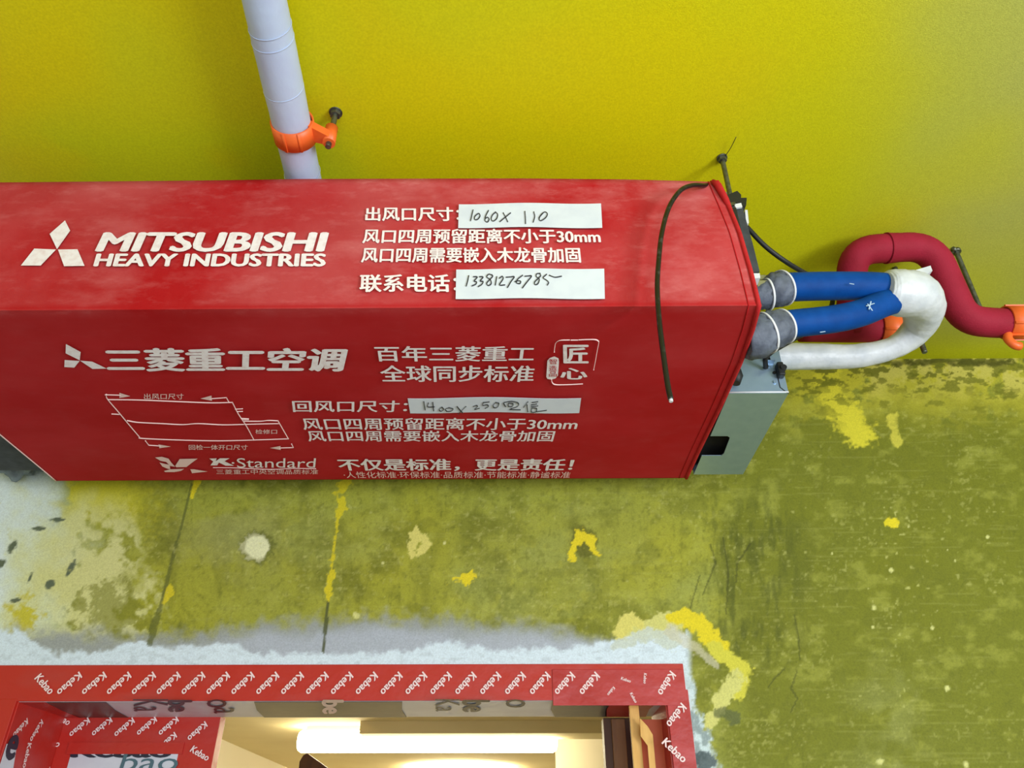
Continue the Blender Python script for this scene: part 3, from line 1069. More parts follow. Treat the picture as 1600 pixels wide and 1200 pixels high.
und = [Vector((X0, EB_F, UNIT_Z)), Vector((EB_R, EB_F, UNIT_Z)), Vector((EB_R, EB_B, UNIT_Z)), Vector((X0, EB_B, UNIT_Z)),
       Vector((X0, notch[5].y, UNIT_Z))] + list(reversed(notch[1:5])) + [Vector((X0, notch[0].y, UNIT_Z))]
prism(bm, und, (0, 0, t_))
box(bm, (X0, EB_F, UNIT_Z + t_), (EB_R, EB_F + t_, EB_T))
box(bm, (EB_R - t_, EB_F + t_, UNIT_Z + t_), (EB_R, EB_B, EB_T))
box(bm, (X0, EB_B - t_, UNIT_Z + t_), (EB_R - t_, EB_B, EB_T))
box(bm, (X0, EB_F + t_, EB_T - t_), (EB_R - t_, EB_B - t_, EB_T))
ebox = obj('electrical_box', bm, M['steel'], ac)
ebox['label'] = 'bare galvanised steel end box'
bm = bmesh.new()
box(bm, (X0 + 0.002, EB_F + 0.06, UNIT_Z + 0.02), (EB_R - 0.01, EB_B - 0.02, UNIT_Z + 0.10))
obj('notch_shade', bm, M['cavity'], ebox)  # near-black block stands in for the shade inside the notch
bm = bmesh.new()                                 # folded seam on the front's lower edge
tube(bm, [Vector((X0, EB_F - 0.0006, UNIT_Z + 0.002)), Vector((EB_R, EB_F - 0.0006, UNIT_Z + 0.002))], 0.0016, 8)
obj('folded_edge', bm, M['rim'], ebox)
for (sx, sy) in ((1202.5, 572), (1210.5, 597.5), (1209.5, 583)):
    bm = bmesh.new()
    p = at_y(sx, sy, EB_F)
    tube(bm, [p + Vector((0, 0.001, 0)), p + Vector((0, -0.003, 0))], 0.0032, 10)
    obj('screw', bm, M['steel'] if sy != 583 else M['black'], ebox)
bm = bmesh.new()
a = at_y(1211, 570, EB_F - 0.006)
b_ = at_y(1224, 590, EB_F - 0.006)
box(bm, (a.x, EB_F - 0.018, b_.z), (b_.x + 0.002, EB_F, a.z), 0.003)
tube(bm, [Vector((a.x + 0.01, EB_F - 0.022, (a.z + b_.z) / 2)), Vector((a.x + 0.01, EB_F, (a.z + b_.z) / 2))], 0.006, 10)
obj('plug', bm, M['black'], ebox)
bm = bmesh.new()
ribbon(bm, [at_y(1216, 592, EB_F - .0008), at_y(1219, 605, EB_F - .0008), at_y(1232, 615, EB_F - .0008)], 0.0018, (0, -1, 0))
obj('slot', bm, M['black'], ebox)
bm = bmesh.new()                                 # small angle bracket above the box
a, b_ = at_y(1195, 542, EB_F - .01), at_y(1211, 563, EB_F - .01)
box(bm, (a.x, EB_F - .012, b_.z), (a.x + 0.005, EB_F + 0.01, a.z + 0.02))
box(bm, (a.x, EB_F - .012, b_.z - 0.001), (b_.x, EB_F + 0.01, b_.z + 0.006))
obj('angle_bracket', bm, M['steel'], ac)
bm = bmesh.new()
p = at_y(1149, 580, 1.235)
tube(bm, [p + Vector((-0.012, 0.004, 0.03)), p + Vector((-0.002, 0, 0.004)), p + Vector((0, 0, -0.012)), p + Vector((-0.004, 0, -0.028))], [0.010, 0.013, 0.013, 0.009], 14)
obj('rubber_grommet', bm, M['black'], ac)
bm = bmesh.new()                                 # dark foam strip of the end plate, standing proud of the hem
q = [at_y(1138, 318, 1.035), at_y(1158, 316, 1.035), at_y(1176, 380, 1.035), at_y(1187, 424, 1.035), at_y(1172, 426, 1.035), at_y(1160, 372, 1.035)]
prism(bm, q, (0, 0.05, 0))
obj('end_plate', bm, M['foam'], ac)
bm = bmesh.new()                                 # hanger bracket at its top
q = [at_y(1135, 305, 1.03), at_y(1152, 298, 1.03), at_y(1158, 304, 1.03), at_y(1158, 316, 1.03), at_y(1142, 318, 1.03)]
prism(bm, q, (0, 0.04, 0))
q = [at_y(1154, 309, 1.05), at_y(1167, 309, 1.05), at_y(1166, 320, 1.05), at_y(1158, 323, 1.05)]
prism(bm, q, (0, 0.03, 0))
obj('hanger_bracket', bm, M['black'], ac)
for q, dep in (([(1147, 319), (1158, 317), (1160, 323), (1150, 324.5), 1.028], 0.004), ([(1132, 300), (1143, 299), (1146, 306), (1137, 306), 1.045], 0.02),
               ([(1164, 328), (1168, 328), (1170, 348), (1166, 350), 1.07], 0.01), ([(1176, 427), (1187, 427), (1188, 434), (1178, 435), 1.03], 0.02)):
    bm = bmesh.new()
    prism(bm, [at_y(k[0], k[1], q[4]) for k in q[:4]], (0, dep, 0))
    obj('bright_clip', bm, M['rim'], ac)
# dark duct collar and smeared lump at the left end
bm = bmesh.new()
a = at_z(-20, 640, UNIT_Z + 0.02)
bmesh.ops.create_grid(bm, x_segments=1, y_segments=1, size=0.001)
bm.clear()
box(bm, (CX0 - 0.16, 1.20, UNIT_Z + 0.015), (CX0 + 0.011, BACK_Y - 0.02, UNIT_Z + 0.25), 0.01)
obj('end_duct', bm, M['foam'], ac)

lump = bmesh.new()
p = at_y(28, 712, 1.70)
bmesh.ops.create_icosphere(lump, subdivisions=4, radius=1.0)
for v in lump.verts:
    n = v.co.normalized()
    k = 1 + 0.28 * math.sin(n.x * 5 + 1) * math.sin(n.y * 6) + 0.16 * math.sin(n.z * 11 + n.x * 7)
    v.co = Vector((p.x + n.x * 0.062 * k, 1.705 + n.y * 0.05 * k, p.z + n.z * 0.048 * k))
for f in lump.faces:
    f.smooth = True
lump_o = obj('mortar_lump', lump, M['foil'])
lump_o['label'] = 'rough grey lump of mortar on the wall behind the left end of the red cover'
lump_o['category'] = 'mortar'


# ------------------------------------------------------------------ hanging rods
def rod_between(parent, top, bot, r=0.0042, name='threaded_rod'):
    bm = bmesh.new()
    n = max(8, int((top - bot).length / 0.0022))
    tube(bm, [top.lerp(bot, k / n) for k in range(n + 1)], [r * (1.0 if k % 2 else 0.88) for k in range(n + 1)], 10)
    return obj(name, bm, M['zinc'], parent)


p = at_z(1128, 246, CEIL_Z)
hr = thing('hanger_rod', 'threaded steel rod from the ceiling down to the top right corner of the red cover', 'rod', p)
rod_between(hr, p, Vector((p.x, p.y, UNIT_Z + 0.272)), 0.005)
bm = bmesh.new()
tube(bm, [p + Vector((0, 0, 0)), p + Vector((0, 0, -0.003))], 0.0105, 16)
hexnut(bm, p + Vector((0, 0, -0.007)), (0, 0, 1), 0.0085, 0.008)
obj('anchor_nut', bm, M['zinc'], hr)
bm = bmesh.new()
tube(bm, smooth_path([p + Vector((0.004, 0, -0.001)), p + Vector((0.009, -0.03, -0.008)), p + Vector((0.012, -0.06, -0.012))], 4), 0.0008, 6)
obj('wire_end', bm, M['black'], hr)
bm = bmesh.new()
hexnut(bm, Vector((p.x, p.y, UNIT_Z + 0.278)), (0, 0, 1), 0.009, 0.008)
obj('lower_nut', bm, M['zinc'], hr)


# ------------------------------------------------------------------ pale wrapped pipe at the top
PZ = CZ + 1.128
pa, pb_ = at_z(413, 0, PZ), at_z(474, 277, PZ)
dirn = (pb_ - pa)
pts = [pa - dirn * 0.9, pa - dirn * 0.4, pa, pa + dirn * 0.5, pb_, pb_ + dirn * 0.6, pb_ + dirn * 1.5]
pipe = thing('wrapped_pipe', 'pale blue-white tape wrapped pipe running along the yellow ceiling above the red cover', 'pipe', pb_)
bm = bmesh.new()
pp = densify(smooth_path(pts, 8), 0.012)
rnd = random.Random(3)
rr = [0.0338 + 0.0007 * math.sin(i * 0.35) + rnd.uniform(-0.0003, 0.0003) for i in range(len(pp))]
tube(bm, pp, rr, 28)
obj('tape_wrap', bm, M['lilac'], pipe)


def ring(bm, c, ax, R, r, w, a0=0, a1=2 * PI, n=40, mi=0):
    """flat band of radius R and width w about axis ax"""
    ax = Vector(ax).normalized()
    u = ax.cross(Vector((0, 0, 1))).normalized()
    v = u.cross(ax)
    rows = []
    closed = a1 - a0 > 6.2
    for k in range(n + (0 if closed else 1)):
        a = a0 + (a1 - a0) * k / n
        d = u * math.cos(a) + v * math.sin(a)
        rows.append([bm.verts.new(c + d * q[0] + ax * q[1]) for q in ((R, -w / 2), (R + r, -w / 2), (R + r, w / 2), (R, w / 2))])
    m = len(rows)
    for k in range(m if closed else m - 1):
        A, B = rows[k], rows[(k + 1) % m]
        for j in range(4):
            f = bm.faces.new([A[j], A[(j + 1) % 4], B[(j + 1) % 4], B[j]])
            f.material_index = mi
            f.smooth = j in (1, 3)
    if not closed:
        bm.faces.new(rows[0])
        bm.faces.new(rows[-1])
    bmesh.ops.recalc_face_normals(bm, faces=bm.faces[:])


def seam(o_parent, pth, idx, R):
    i = idx
    ax = (pth[i + 1] - pth[i - 1]).normalized()
    bm = bmesh.new()
    ring(bm, pth[i], ax + Vector((0.12, 0, 0.1)), R, 0.0006, 0.0012)
    obj('tape_edge', bm, M['lilac'], o_parent)


for X_, Y_ in ((428, 68), (421, 32), (447, 140), (470, 268)):
    tgt = at_z(X_, Y_, PZ)
    i = min(range(1, len(pp) - 1), key=lambda k: (pp[k] - tgt).length)
    seam(pipe, pp, i, 0.0345)

cl = thing('pipe_clamp', 'orange plastic clamp with a bolt round the pale wrapped pipe', 'clamp', at_z(468, 205, PZ), 'orange pipe clamps')
cc_ = at_z(467, 203, PZ)
i = min(range(1, len(pp) - 1), key=lambda k: (pp[k] - cc_).length)
ax = (pp[i + 1] - pp[i - 1]).normalized()
bm = bmesh.new()
ring(bm, pp[i] + Vector((0.002, 0, -0.001)), ax, 0.0358, 0.0026, 0.040)
obj('band', bm, M['orange'], cl)
for a in (-1.9, -1.2, 0.9):                      # moulded ribs on the band
    bm = bmesh.new()
    ring(bm, pp[i] + Vector((0.002, 0, -0.001)), ax, 0.0382, 0.0018, 0.040, a, a + 0.12, 4)
    obj('band_rib', bm, M['orange'], cl)
rb = at_z(515, 217, PZ - 0.012)
rt = at_z(526, 164, CEIL_Z)
rt = Vector((rb.x + 0.002, rb.y, CEIL_Z))
bm = bmesh.new()                                  # lug
c0 = pp[i] + Vector((0.036, 0, 0))
u = Vector((1, 0, 0))
prism(bm, [c0 + Vector((-0.004, -0.018, -0.012)), c0 + Vector((-0.004, 0.018, -0.012)), rb + Vector((0.004, 0.010, -0.008)), rb + Vector((0.004, -0.010, -0.008))], (0, 0, 0.017))
obj('lug', bm, M['orange'], cl)
bm = bmesh.new()
tube(bm, [rb + Vector((0, 0, -0.012)), rb + Vector((0, 0, 0.030))], 0.0115, 16)
obj('lug_barrel', bm, M['orange'], cl)
rod_between(cl, rt, rb + Vector((0, 0, -0.022)), 0.0055, 'bolt')
bm = bmesh.new()
hexnut(bm, rt + Vector((0, 0, -0.005)), (0, 0, 1), 0.010, 0.010)
tube(bm, [rt, rt + Vector((0, 0, -0.002))], 0.0125, 14)
obj('anchor_nut', bm, M['zinc'], cl)

# ------------------------------------------------------------------ blue pipes bundled in white wrap
bl = thing('refrigerant_pipe_bundle', 'two blue insulated pipes leaving the unit and bound together in white wrap', 'pipe', at_y(1220, 450, 1.13))


def px_path(lst):
    return [at_y(X_, Y_, y_) for X_, Y_, y_ in lst]


up = px_path([(1206, 450, 1.13), (1222, 449, 1.13), (1290, 447, 1.14), (1350, 447, 1.145), (1395, 450, 1.155), (1425, 456, 1.172)])
lo = px_path([(1206, 513, 1.12), (1228, 507, 1.12), (1300, 499, 1.13), (1345, 489, 1.14), (1385, 473, 1.152), (1422, 464, 1.172)])
bm = bmesh.new()
tube(bm, densify(smooth_path(up, 10), 0.006), 0.0278, 26)
o1 = obj('blue_insulation', bm, M['blue'], bl)
bm = bmesh.new()
tube(bm, densify(smooth_path(lo, 10), 0.006), 0.0258, 26)
o2 = obj('blue_insulation', bm, M['blue'], bl)
# white chalk marks
for s in ([(1354, 478), (1366, 474)], [(1356, 475), (1363, 485)], [(1361, 471), (1358, 483)], [(1328, 443), (1334, 444)], [(1282, 519), (1289, 518)]):
    y_ = 1.14 - 0.0268
    bm = bmesh.new()
    ribbon(bm, [at_y(s[0][0], s[0][1], y_ - .002), at_y(s[1][0], s[1][1], y_ - .002)], 0.0022, (0, -1, 0.2))
    obj('chalk_mark', bm, M['chalk'], bl)
# wrap: from round the two pipes it turns back and runs left behind them, above the end box
wp = [(1376, 454, 1.150), (1386, 456, 1.153), (1408, 458, 1.158), (1431, 462, 1.172), (1443, 482, 1.215), (1432, 515, 1.27), (1396, 543, 1.305), (1340, 556, 1.325), (1280, 557, 1.33), (1225, 557, 1.33), (1190, 557, 1.33)]
wr = [0.034, 0.0425, 0.0465, 0.045, 0.040, 0.030, 0.023, 0.0255, 0.0275, 0.0285, 0.029]
sp = smooth_path(px_path(wp), 8)
rads = []
rnd = random.Random(9)
for k in range(len(sp)):
    f = k / 8.0
    i0 = min(int(f), len(wr) - 2)
    rads.append((wr[i0] + (wr[i0 + 1] - wr[i0]) * (f - i0)) * (1 + rnd.uniform(-0.012, 0.012)))
bm = bmesh.new()
tube(bm, sp[2:], rads[2:], 30, True, 0, lambda i, k: 1 + 0.025 * math.sin(k * 2.1 + i * 0.8) * math.sin(i * 0.5))
o = obj('white_wrap', bm, M['wrap'], bl)
bm = bmesh.new()                                  # loose tail of the tape
prism(bm, [at_y(1420, 425, 1.135), at_y(1454, 415, 1.135), at_y(1457, 423, 1.135), at_y(1440, 434, 1.135)], (0, 0.012, 0))
obj('tape_tail', bm, M['wrap'], bl)


def sleeve(path, rs, name='grey_sleeve'):
    rnd = random.Random(len(path) * 7 + int(rs[0] * 1e4))
    ph = rnd.uniform(0, 6)
    bm = bmesh.new()
    P = smooth_path(path, 5)
    R = [np.interp(k / 5, range(len(rs)), rs) for k in range(len(P))]
    tube(bm, P, R, 30, True, 0, lambda i, k: 1 + 0.05 * math.sin(k * 1.9 + i * 1.1 + ph) + 0.03 * math.sin(k * 3.3 + ph))
    s = obj(name, bm, M['sleeve'], bl)
    bm = bmesh.new()
    ax = (P[-1] - P[-3]).normalized()
    ring(bm, P[-1], ax, R[-1] * 0.98, 0.0026, 0.004)
    obj('white_rim', bm, M['rim'], s)
    return s


sleeve(px_path([(1172, 463, 1.125), (1185, 462, 1.125), (1199, 460, 1.125)]), [0.020, 0.026, 0.029])
sleeve(px_path([(1198, 457, 1.125), (1208, 454, 1.125), (1223, 450, 1.128)]), [0.024, 0.033, 0.033])
sleeve(px_path([(1160, 530, 1.11), (1178, 526, 1.11), (1197, 520, 1.11)]), [0.036, 0.041, 0.037])
sleeve(px_path([(1195, 518, 1.112), (1208, 515, 1.112), (1224, 510, 1.115)]), [0.034, 0.036, 0.031])
bm = bmesh.new()
p = at_y(1190, 450, 1.115)
hexnut(bm, p, (1, 0, 0), 0.017, 0.024)
hexnut(bm, at_y(1188, 436, 1.12), (1, 0, 0), 0.009, 0.018)
obj('flare_nut', bm, M['brass'], bl)

# ------------------------------------------------------------------ red drain pipe
dr = thing('drain_pipe', 'red foam-insulated drain pipe looping up behind the blue pipes and out to the right', 'pipe', at_y(1330, 520, 1.25))
A = at_y(1331, 391, 1.25)
B = at_y(1455, 384, 1.25)
path = [at_y(1331, 514, 1.39), A, B]
# pipe drops from under the ceiling to the clamp at the right edge of the view
path += [at_y(1506, 500, 1.30), at_y(1565, 506, 1.30), at_y(1660, 500, 1.30), at_y(1800, 497, 1.30)]
rp = densify(round_path(path, 0.055, 8), 0.01)
bm = bmesh.new()
tube(bm, rp, 0.0318, 28)
obj('red_insulation', bm, M['pipe_red'], dr)
bm = bmesh.new()
lowp = [at_y(1250, 513, 1.39), at_y(1331, 514, 1.39), at_y(1392, 513, 1.39), at_y(1424, 511, 1.39)]
tube(bm, densify(lowp, 0.02), 0.031, 26)
obj('red_insulation', bm, M['pipe_red'], dr)
bm = bmesh.new()                                  # joint in the foam
i = min(range(1, len(rp) - 1), key=lambda k: (rp[k] - at_y(1388, 386, 1.25)).length)
ring(bm, rp[i], rp[i + 1] - rp[i - 1], 0.0318, 0.0024, 0.004)
tube(bm, [rp[i], rp[i].lerp(rp[i + 3], 0.8)], [0.0335, 0.0322], 28, False)
obj('insulation_joint', bm, M['pipe_red'], dr)


def hang_clamp(c, ax, top_px, label, side, R=0.0325):
    t = thing('pipe_clamp', label, 'clamp', c, 'orange pipe clamps')
    ax = Vector(ax).normalized()
    bm = bmesh.new()
    ring(bm, c, ax, R, 0.003, 0.055)
    obj('band', bm, M['orange'], t)
    for a in (-2.3, -1.5, -0.7, 0.9):
        bm = bmesh.new()
        ring(bm, c, ax, R + 0.0026, 0.003, 0.055, a, a + 0.14, 4)
        obj('band_rib', bm, M['orange'], t)
    return t


c = at_y(1590, 504, 1.30)
ht = hang_clamp(c, (1, 0, 0), None, 'orange plastic clamp round the red drain pipe at the right edge', 1)
bm = bmesh.new()
l0 = c + Vector((-0.030, 0.0, -0.028))
tube(bm, smooth_path([l0, l0 + Vector((-0.008, -0.004, -0.018)), l0 + Vector((-0.002, -0.006, -0.034)), l0 + Vector((0.010, -0.004, -0.036))], 4), [0.009] * 13, 12)
obj('strap_tail', bm, M['orange'], ht)
top = at_z(1493, 391, CEIL_Z)
bot = at_y(1541, 486, top.y)
rod_between(ht, top, Vector((top.x, top.y, bot.z - 0.03)), 0.0058)
bm = bmesh.new()
tube(bm, [top, top + Vector((0, 0, -0.007))], 0.0105, 14)
tube(bm, [top + Vector((-0.012, -0.012, -0.004)), top + Vector((0.002, 0, -0.005))], 0.004, 8)
obj('anchor_nut', bm, M['zinc'], ht)
bm = bmesh.new()
z_ = c.z + 0.004
prism(bm, [Vector((c.x - 0.027, c.y - 0.012, z_)), Vector((c.x - 0.027, c.y + 0.012, z_)), Vector((top.x - 0.008, top.y + 0.012, z_)), Vector((top.x - 0.008, top.y - 0.012, z_))], (0, 0, 0.02))
obj('lug', bm, M['orange'], ht)

c = at_y(1392, 514, 1.39)
ht = hang_clamp(c, (1, 0, -0.05), None, 'orange plastic clamp half hidden under the white wrap of the blue pipes', 1, 0.0325)
b_ = at_y(1445, 551, 1.37)
top = Vector((b_.x, b_.y, CEIL_Z))
rod_between(ht, top, b_, 0.0062)
bm = bmesh.new()
hexnut(bm, at_y(1427, 512, 1.37), (0, 0, 1), 0.012, 0.012)
obj('nut', bm, M['zinc'], ht)
bm = bmesh.new()
prism(bm, [Vector((c.x + 0.02, c.y - 0.02, c.z)), Vector((c.x + 0.02, c.y + 0.03, c.z)), Vector((b_.x + 0.012, b_.y + 0.014, c.z)), Vector((b_.x + 0.012, b_.y - 0.014, c.z))], (0, 0, 0.018))
obj('lug', bm, M['orange'], ht)

# ------------------------------------------------------------------ cables
CYF = FRONT_Y - 0.036
cb = [Vector((0.372, FRONT_Y + 0.10, UNIT_Z + 0.300)), at_y(1112, 296, FRONT_Y + 0.03), at_y(1098, 290, FRONT_Y - 0.008), at_y(1080, 290, FRONT_Y - 0.026), at_y(1062, 299, CYF), at_y(1045, 325, CYF), at_y(1034, 365, CYF), at_y(1029, 410, CYF), at_y(1027, 450, CYF), at_y(1030, 500, CYF),
      at_y(1036, 550, CYF), at_y(1043, 600, CYF), at_y(1048, 624, CYF)]
cb[1].z = UNIT_Z + 0.305
bm = bmesh.new()
tube(bm, densify(smooth_path(cb, 10), 0.004), 0.0042, 12)
o = obj('power_cable', bm, M['cable'])
o['label'] = 'black cable hanging loose in front of the right end of the red cover'
o['category'] = 'cable'
bm = bmesh.new()
tube(bm, [cb[-1] + Vector((0, 0, 0.002)), cb[-1] + (cb[-1] - cb[-2]).normalized() * 0.004], 0.0030, 10)
obj('cut_end', bm, M['rim'], o)

c2 = px_path([(1150, 336, 1.09), (1170, 358, 1.09), (1195, 384, 1.10), (1225, 407, 1.12), (1260, 428, 1.16), (1300, 448, 1.19), (1290, 500, 1.20), (1240, 530, 1.21), (1200, 555, 1.22), (1196, 575, 1.25)])
bm = bmesh.new()
tube(bm, densify(smooth_path(c2, 10), 0.005), 0.0048, 12)
o = obj('power_cable', bm, M['black'])
o['label'] = 'black cable sagging from the top bracket to behind the upper blue pipe'
o['category'] = 'cable'

# ------------------------------------------------------------------ DOORWAY: taped frame, film, panel
door = bpy.data.objects.new('door_1', None)
COL.objects.link(door)
door.location = ((OPEN_L + OPEN_R) / 2, WALL_Y, 0)
door['kind'] = 'structure'
TH = 0.005
tz = at_y(500, 1039, WALL_Y).z
txr = at_y(1069, 1060, WALL_Y).x


def strip(name, lo_, hi_, m):
    bm = bmesh.new()
    box(bm, lo_, hi_, 0.0012)
    return obj(name, bm, M[m], door)


strip('tape_strip', (OPEN_L - 0.07, WALL_Y - TH, OPEN_TOP - 0.003), (txr, WALL_Y + 0.001, tz), 'tape')
strip('tape_strip', (OPEN_R - 0.001, WALL_Y - TH - 0.001, 0.0), (txr + 0.004, WALL_Y + 0.001, OPEN_TOP + 0.018), 'tape_pink')
strip('tape_strip', (OPEN_L - 0.07, WALL_Y - TH - 0.001, 0.0), (OPEN_L + 0.001, WALL_Y + 0.001, OPEN_TOP + 0.002), 'tape')
strip('tape_overlap', (at_y(863, 1070, WALL_Y).x, WALL_Y - TH - 0.0022, OPEN_TOP - 0.014), (txr - 0.002, WALL_Y - TH, tz - 0.012), 'tape_pink')
# reveals
strip('jamb_lining', (OPEN_L, WALL_Y, 0), (OPEN_L + 0.004, REVEAL_Y, OPEN_TOP), 'tape')
strip('jamb_lining', (OPEN_R - 0.004, WALL_Y, 0), (OPEN_R, REVEAL_Y, OPEN_TOP), 'tape')
SOF = OPEN_TOP - 0.004
strip('head_lining', (OPEN_L, WALL_Y, OPEN_TOP - 0.0035), (OPEN_R, REVEAL_Y, OPEN_TOP), 'film_white')


def sof(X_, Y_):
    return at_z(X_, Y_, SOF)


def sof_film(x0, x1, x2, x3, m, name='protective_film', k=0.0):
    bm = bmesh.new()
    ya, yb = WALL_Y + 0.001, REVEAL_Y - 0.001
    pts = [Vector((at_z(x0, 1094, SOF).x, ya, SOF - k)), Vector((at_z(x1, 1094, SOF).x, ya, SOF - k)), Vector((at_z(x2, 1116, SOF).x, yb, SOF - k)), Vector((at_z(x3, 1116, SOF).x, yb, SOF - k))]
    mid = pts[1].lerp(pts[2], 0.5) + Vector((-0.006, 0, 0))
    mid2 = pts[3].lerp(pts[0], 0.5) + Vector((-0.006, 0, 0))
    prism(bm, [pts[0], pts[1], mid, pts[2], pts[3], mid2], (0, 0, -0.0006))
    return obj(name, bm, M[m], door)


sof_film(64, 158, 188, 110, 'film_dark')
sof_film(393, 627, 632, 405, 'film_dark')
sof_film(863, 957, 950, 868, 'film_dark')
sof_film(10, 62, 112, 76, 'tape', 'tape_strip')
sof_film(956, 1030, 1012, 948, 'tape', 'tape_strip')
SOP = SOF - 0.0014


def sof_text(s, x0, x1, y0, y1, m, bold=0.03, flip=True):
    fr = frame(lambda a, b: at_z(a, b, SOP), x0, x1, y0, y1)
    o_, u_, w_ = fr
    if flip:                                       # print runs the other way up, seen from this room
        o_, u_, w_ = o_ + u_ + w_, -u_, -w_
    bm = text_bm(s, (o_, u_, w_), bold)
    return obj('film_print', bm, M[m], door)


def vert_text(s, x0, x1, y0, y1, m, bold=0.03):
    """print turned a quarter: letters run towards the next room"""
    o_, u_, w_ = frame(lambda a, b: at_z(a, b, SOP), x0, x1, y0, y1)
    return obj('film_print', text_bm(s, (o_ + w_, -w_, u_), bold), M[m], door)


vert_text('be', 503, 537, 1094, 1116, 'tapeprint', 0.05)
vert_text('be', 262, 300, 1094, 1113, 'film_ink', 0.05)
vert_text('Ka', 208, 262, 1093, 1112, 'film_ink', 0.0)
vert_text('o', 323, 354, 1093, 1106, 'film_ink', 0.0)
vert_text('a', 334, 366, 1106, 1115, 'film_ink', 0.0)
vert_text('be', 722, 765, 1094, 1113, 'film_ink', 0.04)
vert_text('o', 790, 821, 1093, 1106, 'film_ink', 0.0)
vert_text('Ka', 680, 718, 1093, 1112, 'film_ink', 0.0)


def brand_marks(name, spots, plane, size, ang, m='tapeprint'):
    """the little repeated tape print"""
    o_, u_, w_ = plane
    bm = bmesh.new()
    proto = text_bm('Kebao', ((-0.5, -0.5, 0), (1, 0, 0), (0, 1, 0)), 0.03, 0.1, 2)
    me = bpy.data.meshes.new('m')
    proto.to_mesh(me)
    proto.free()
    for (a, b, da) in spots:
        t = bmesh.new()
        t.from_mesh(me)
        ca, sa = math.cos(ang + da), math.sin(ang + da)
        for v in t.verts:
            lx, ly = v.co.x * size, v.co.y * size * 0.30
            q = (a + lx * ca - ly * sa, b + lx * sa + ly * ca)
            v.co = o_ + u_ * q[0] + w_ * q[1] + u_.cross(w_) * v.co.z
        merge(bm, t)
    bpy.data.meshes.remove(me)
    return obj(name, bm, M[m], door)


FO = Vector((0, WALL_Y - TH - 0.0030, 0))
plane_f = (FO, Vector((1, 0, 0)), Vector((0, 0, 1)))
spots = []
for k in range(23):
    X_ = 70 + 38.7 * k
    if 560 > X_ or X_ < 945:
        p = at_y(X_, 1068.5, FO.y)
        spots.append((p.x, p.z, 0 if k else 1.65))
p = at_y(1042, 1068, FO.y)
spots += [(p.x, p.z, 0.1)]
p = at_y(1057, 1118, FO.y)
spots += [(p.x, p.z, 0.0)]
p = at_y(1054, 1172, FO.y)
spots += [(p.x, p.z, 1.55)]
brand_marks('tape_print', spots, plane_f, 0.056, math.radians(180 + 48))
brand_marks('tape_print', [((at_y(X_, Y_, FO.y)).x, (at_y(X_, Y_, FO.y)).z, da) for X_, Y_, da in ((955, 1080, 0), (978, 1062, 2.0), (1008, 1060, 0.6), (990, 1090, 1.2))], plane_f, 0.022, math.radians(180 + 48))

# fixed panel at the back of the reveal, taped round a film window
PY = REVEAL_Y - 0.002
pr = at_y(345, 1120, PY).x
bm = bmesh.new()
box(bm, (OPEN_L + 0.004, PY, 0), (pr, PY + 0.035, OPEN_TOP - 0.001), 0.001)
panel = obj('side_panel', bm, M['tape'], door)
fl, fr_, fz = at_y(108, 1190, PY).x, at_y(276, 1190, PY).x, at_y(200, 1177, PY).z
bm = bmesh.new()
box(bm, (fl, PY - 0.0016, 0.3), (fr_, PY, fz))
obj('film_window', bm, M['film_white'], panel)
PP = PY - 0.0028
obj('film_print', text_bm('Kebao', frame(lambda a, b: at_y(a, b, PP), 110, 268, 1162, 1184), 0.05), M['film_ink'], panel)
bm = bmesh.new()                                   # tape laps over the top of the print
box(bm, (fl - 0.01, PP - 0.0016, fz - 0.002), (fr_ + 0.01, PY - 0.0005, at_y(200, 1160, PY).z))
obj('tape_lap', bm, M['tape'], panel)
obj('film_print', text_bm('bao', frame(lambda a, b: at_y(a, b, PP - .0004), 186, 278, 1176, 1204), 0.0, 0.2), M['teal_ink'], panel)
spots = [(at_y(X_, Y_, PP).x, at_y(X_, Y_, PP).z, da) for X_, Y_, da in ((125, 1137, 0), (160, 1136, 0), (195, 1137, 0), (230, 1135, 0), (264, 1135, 0), (309, 1143, 0), (97, 1122, 1.9), (81, 1156, 1.9), (313, 1177, 1.9), (66, 1192, 1.9), (261, 1160, 0))]
brand_marks('tape_print', spots, (Vector((0, PP - .0012, 0)), Vector((1, 0, 0)), Vector((0, 0, 1))), 0.05, math.radians(180 + 46))


def at_x(X_, Y_, x):
    d = ray(X_, Y_)
    return CAM_LOC + d * ((x - CAM_LOC.x) / d.x)


JX = OPEN_L + 0.0046
spots = []
for X_, Y_, da in ((32, 1138, 0), (57, 1142, 0.3), (42, 1180, 0.9)):
    p = at_x(X_, Y_, JX)
    p.y = max(p.y, WALL_Y + 0.024)
    spots.append((p.y, p.z, da))
brand_marks('tape_print', spots, (Vector((JX + .0006, 0, 0)), Vector((0, 1, 0)), Vector((0, 0, 1))), 0.05, math.radians(180 + 48))
bm = bmesh.new()
q = [at_x(-40, 1150, JX + .0008), at_x(26, 1165, JX + .0008), at_x(18, 1215, JX + .0008), at_x(-40, 1215, JX + .0008)]
for k in q:
    k.y = max(k.y, WALL_Y + 0.002)
prism(bm, q, (0.0006, 0, 0))
obj('film_window', bm, M['film_white'], door)
q0 = at_x(4, 1186, JX + .002)
q1 = at_x(22, 1186, JX + .002)
q0.y = max(q0.y, WALL_Y + 0.004)
obj('film_print', text_bm('e', (q0, Vector((0, q1.y - q0.y, 0)), Vector((0, 0, 0.05))), 0.05), M['film_ink'], door)

# right-hand side of the opening: door leaf edge, timber strips
def vstrip(name, x0, x1, Y_, ya, yb, zt, m):
    bm = bmesh.new()
    a, b = at_y(x0, Y_, ya), at_y(x1, Y_, ya)
    box(bm, (a.x, ya, 0), (b.x, yb, zt), 0.001)
    return obj(name, bm, M[m], door)


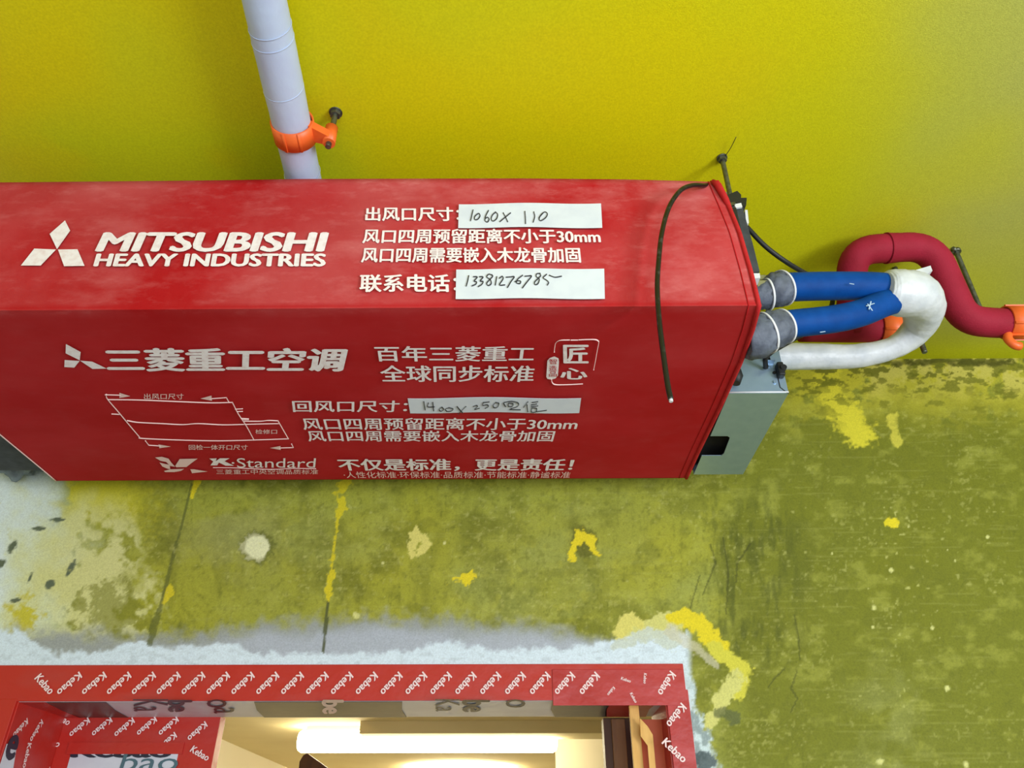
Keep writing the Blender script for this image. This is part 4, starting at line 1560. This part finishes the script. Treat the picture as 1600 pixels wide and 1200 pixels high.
vstrip('door_leaf', 944, 990, 1150, 1.97, 2.02, OPEN_TOP - 0.003, 'brown')
vstrip('leaf_edge', 957, 978, 1150, 1.955, 1.969, OPEN_TOP - 0.008, 'brown_light')
vstrip('timber_strip', 985, 1000, 1130, 1.795, 1.806, OPEN_TOP - 0.005, 'wood_yellow')
bm = bmesh.new()
y_ = 1.775
prism(bm, [at_y(1000, 1122, y_), at_y(1012, 1135, y_), at_y(1020, 1148, y_), at_y(1026, 1215, y_), at_y(1016, 1215, y_), at_y(1012, 1165, y_), at_y(1001, 1150, y_)], (0, 0.003, 0))
obj('torn_film', bm, M['wood_yellow'], door)
bm = bmesh.new()
box(bm, (at_y(1000, 1150, 1.82).x, 1.82, 0), (OPEN_R - 0.004, 1.84, OPEN_TOP - 0.03))
obj('stop_strip', bm, M['orange_film'], door)

# ------------------------------------------------------------------ tube lamp and added glow in the room beyond
tl = thing('tube_lamp', 'glowing white tube lamp on the ceiling of the room seen through the doorway', 'lamp', at_z(668, 1157, ADJ_CEIL))
a, b_ = at_z(472, 1158, ADJ_CEIL - 0.06), at_z(864, 1158, ADJ_CEIL - 0.06)
yy = (a.y + b_.y) / 2
bm = bmesh.new()
n = 20
r_ = 0.048
pts = [Vector((a.x + (b_.x - a.x) * k / n, yy, ADJ_CEIL - 0.06)) for k in range(n + 1)]
pts = [Vector((a.x - 0.020, yy, ADJ_CEIL - .06)), Vector((a.x - 0.014, yy, ADJ_CEIL - .06))] + pts + [Vector((b_.x + 0.014, yy, ADJ_CEIL - .06)), Vector((b_.x + 0.02, yy, ADJ_CEIL - .06))]
tube(bm, pts, [r_ * .35, r_ * .8] + [r_] * (n + 1) + [r_ * .8, r_ * .35], 20)
obj('tube', bm, M['tube'], tl)
bm = bmesh.new()
box(bm, (a.x + 0.02, yy - 0.03, ADJ_CEIL - 0.02), (b_.x - 0.02, yy + 0.03, ADJ_CEIL))
obj('batten', bm, M['cream_white'], tl)
dl = thing('bloom_disc', 'bright round glow added beyond the tube lamp, at the bottom edge', 'lamp', at_z(720, 1212, ADJ_CEIL))  # glowing disc added for the bright bloom, no lamp seen there
c = at_z(720, 1207, ADJ_CEIL - 0.03)
bm = bmesh.new()
tube(bm, [Vector((c.x, c.y, ADJ_CEIL)), Vector((c.x, c.y, ADJ_CEIL - 0.05)), Vector((c.x, c.y, ADJ_CEIL - 0.075)), Vector((c.x, c.y, ADJ_CEIL - 0.085))], [0.34, 0.34, 0.28, 0.15], 36)
obj('glow_disc', bm, M['lamp'], dl)
bm = bmesh.new()
y_ = 3.3
prism(bm, [at_y(480, 1177, y_), at_y(474, 1180, y_), at_y(468, 1190, y_), at_y(464, 1230, y_), at_y(560, 1230, y_), at_y(512, 1200, y_)], (0, 0.05, 0))
o = obj('sloped_board', bm, M['brown'])
o['label'] = 'dark brown slanted board just below the left end of the glowing tube'
o['category'] = 'board'
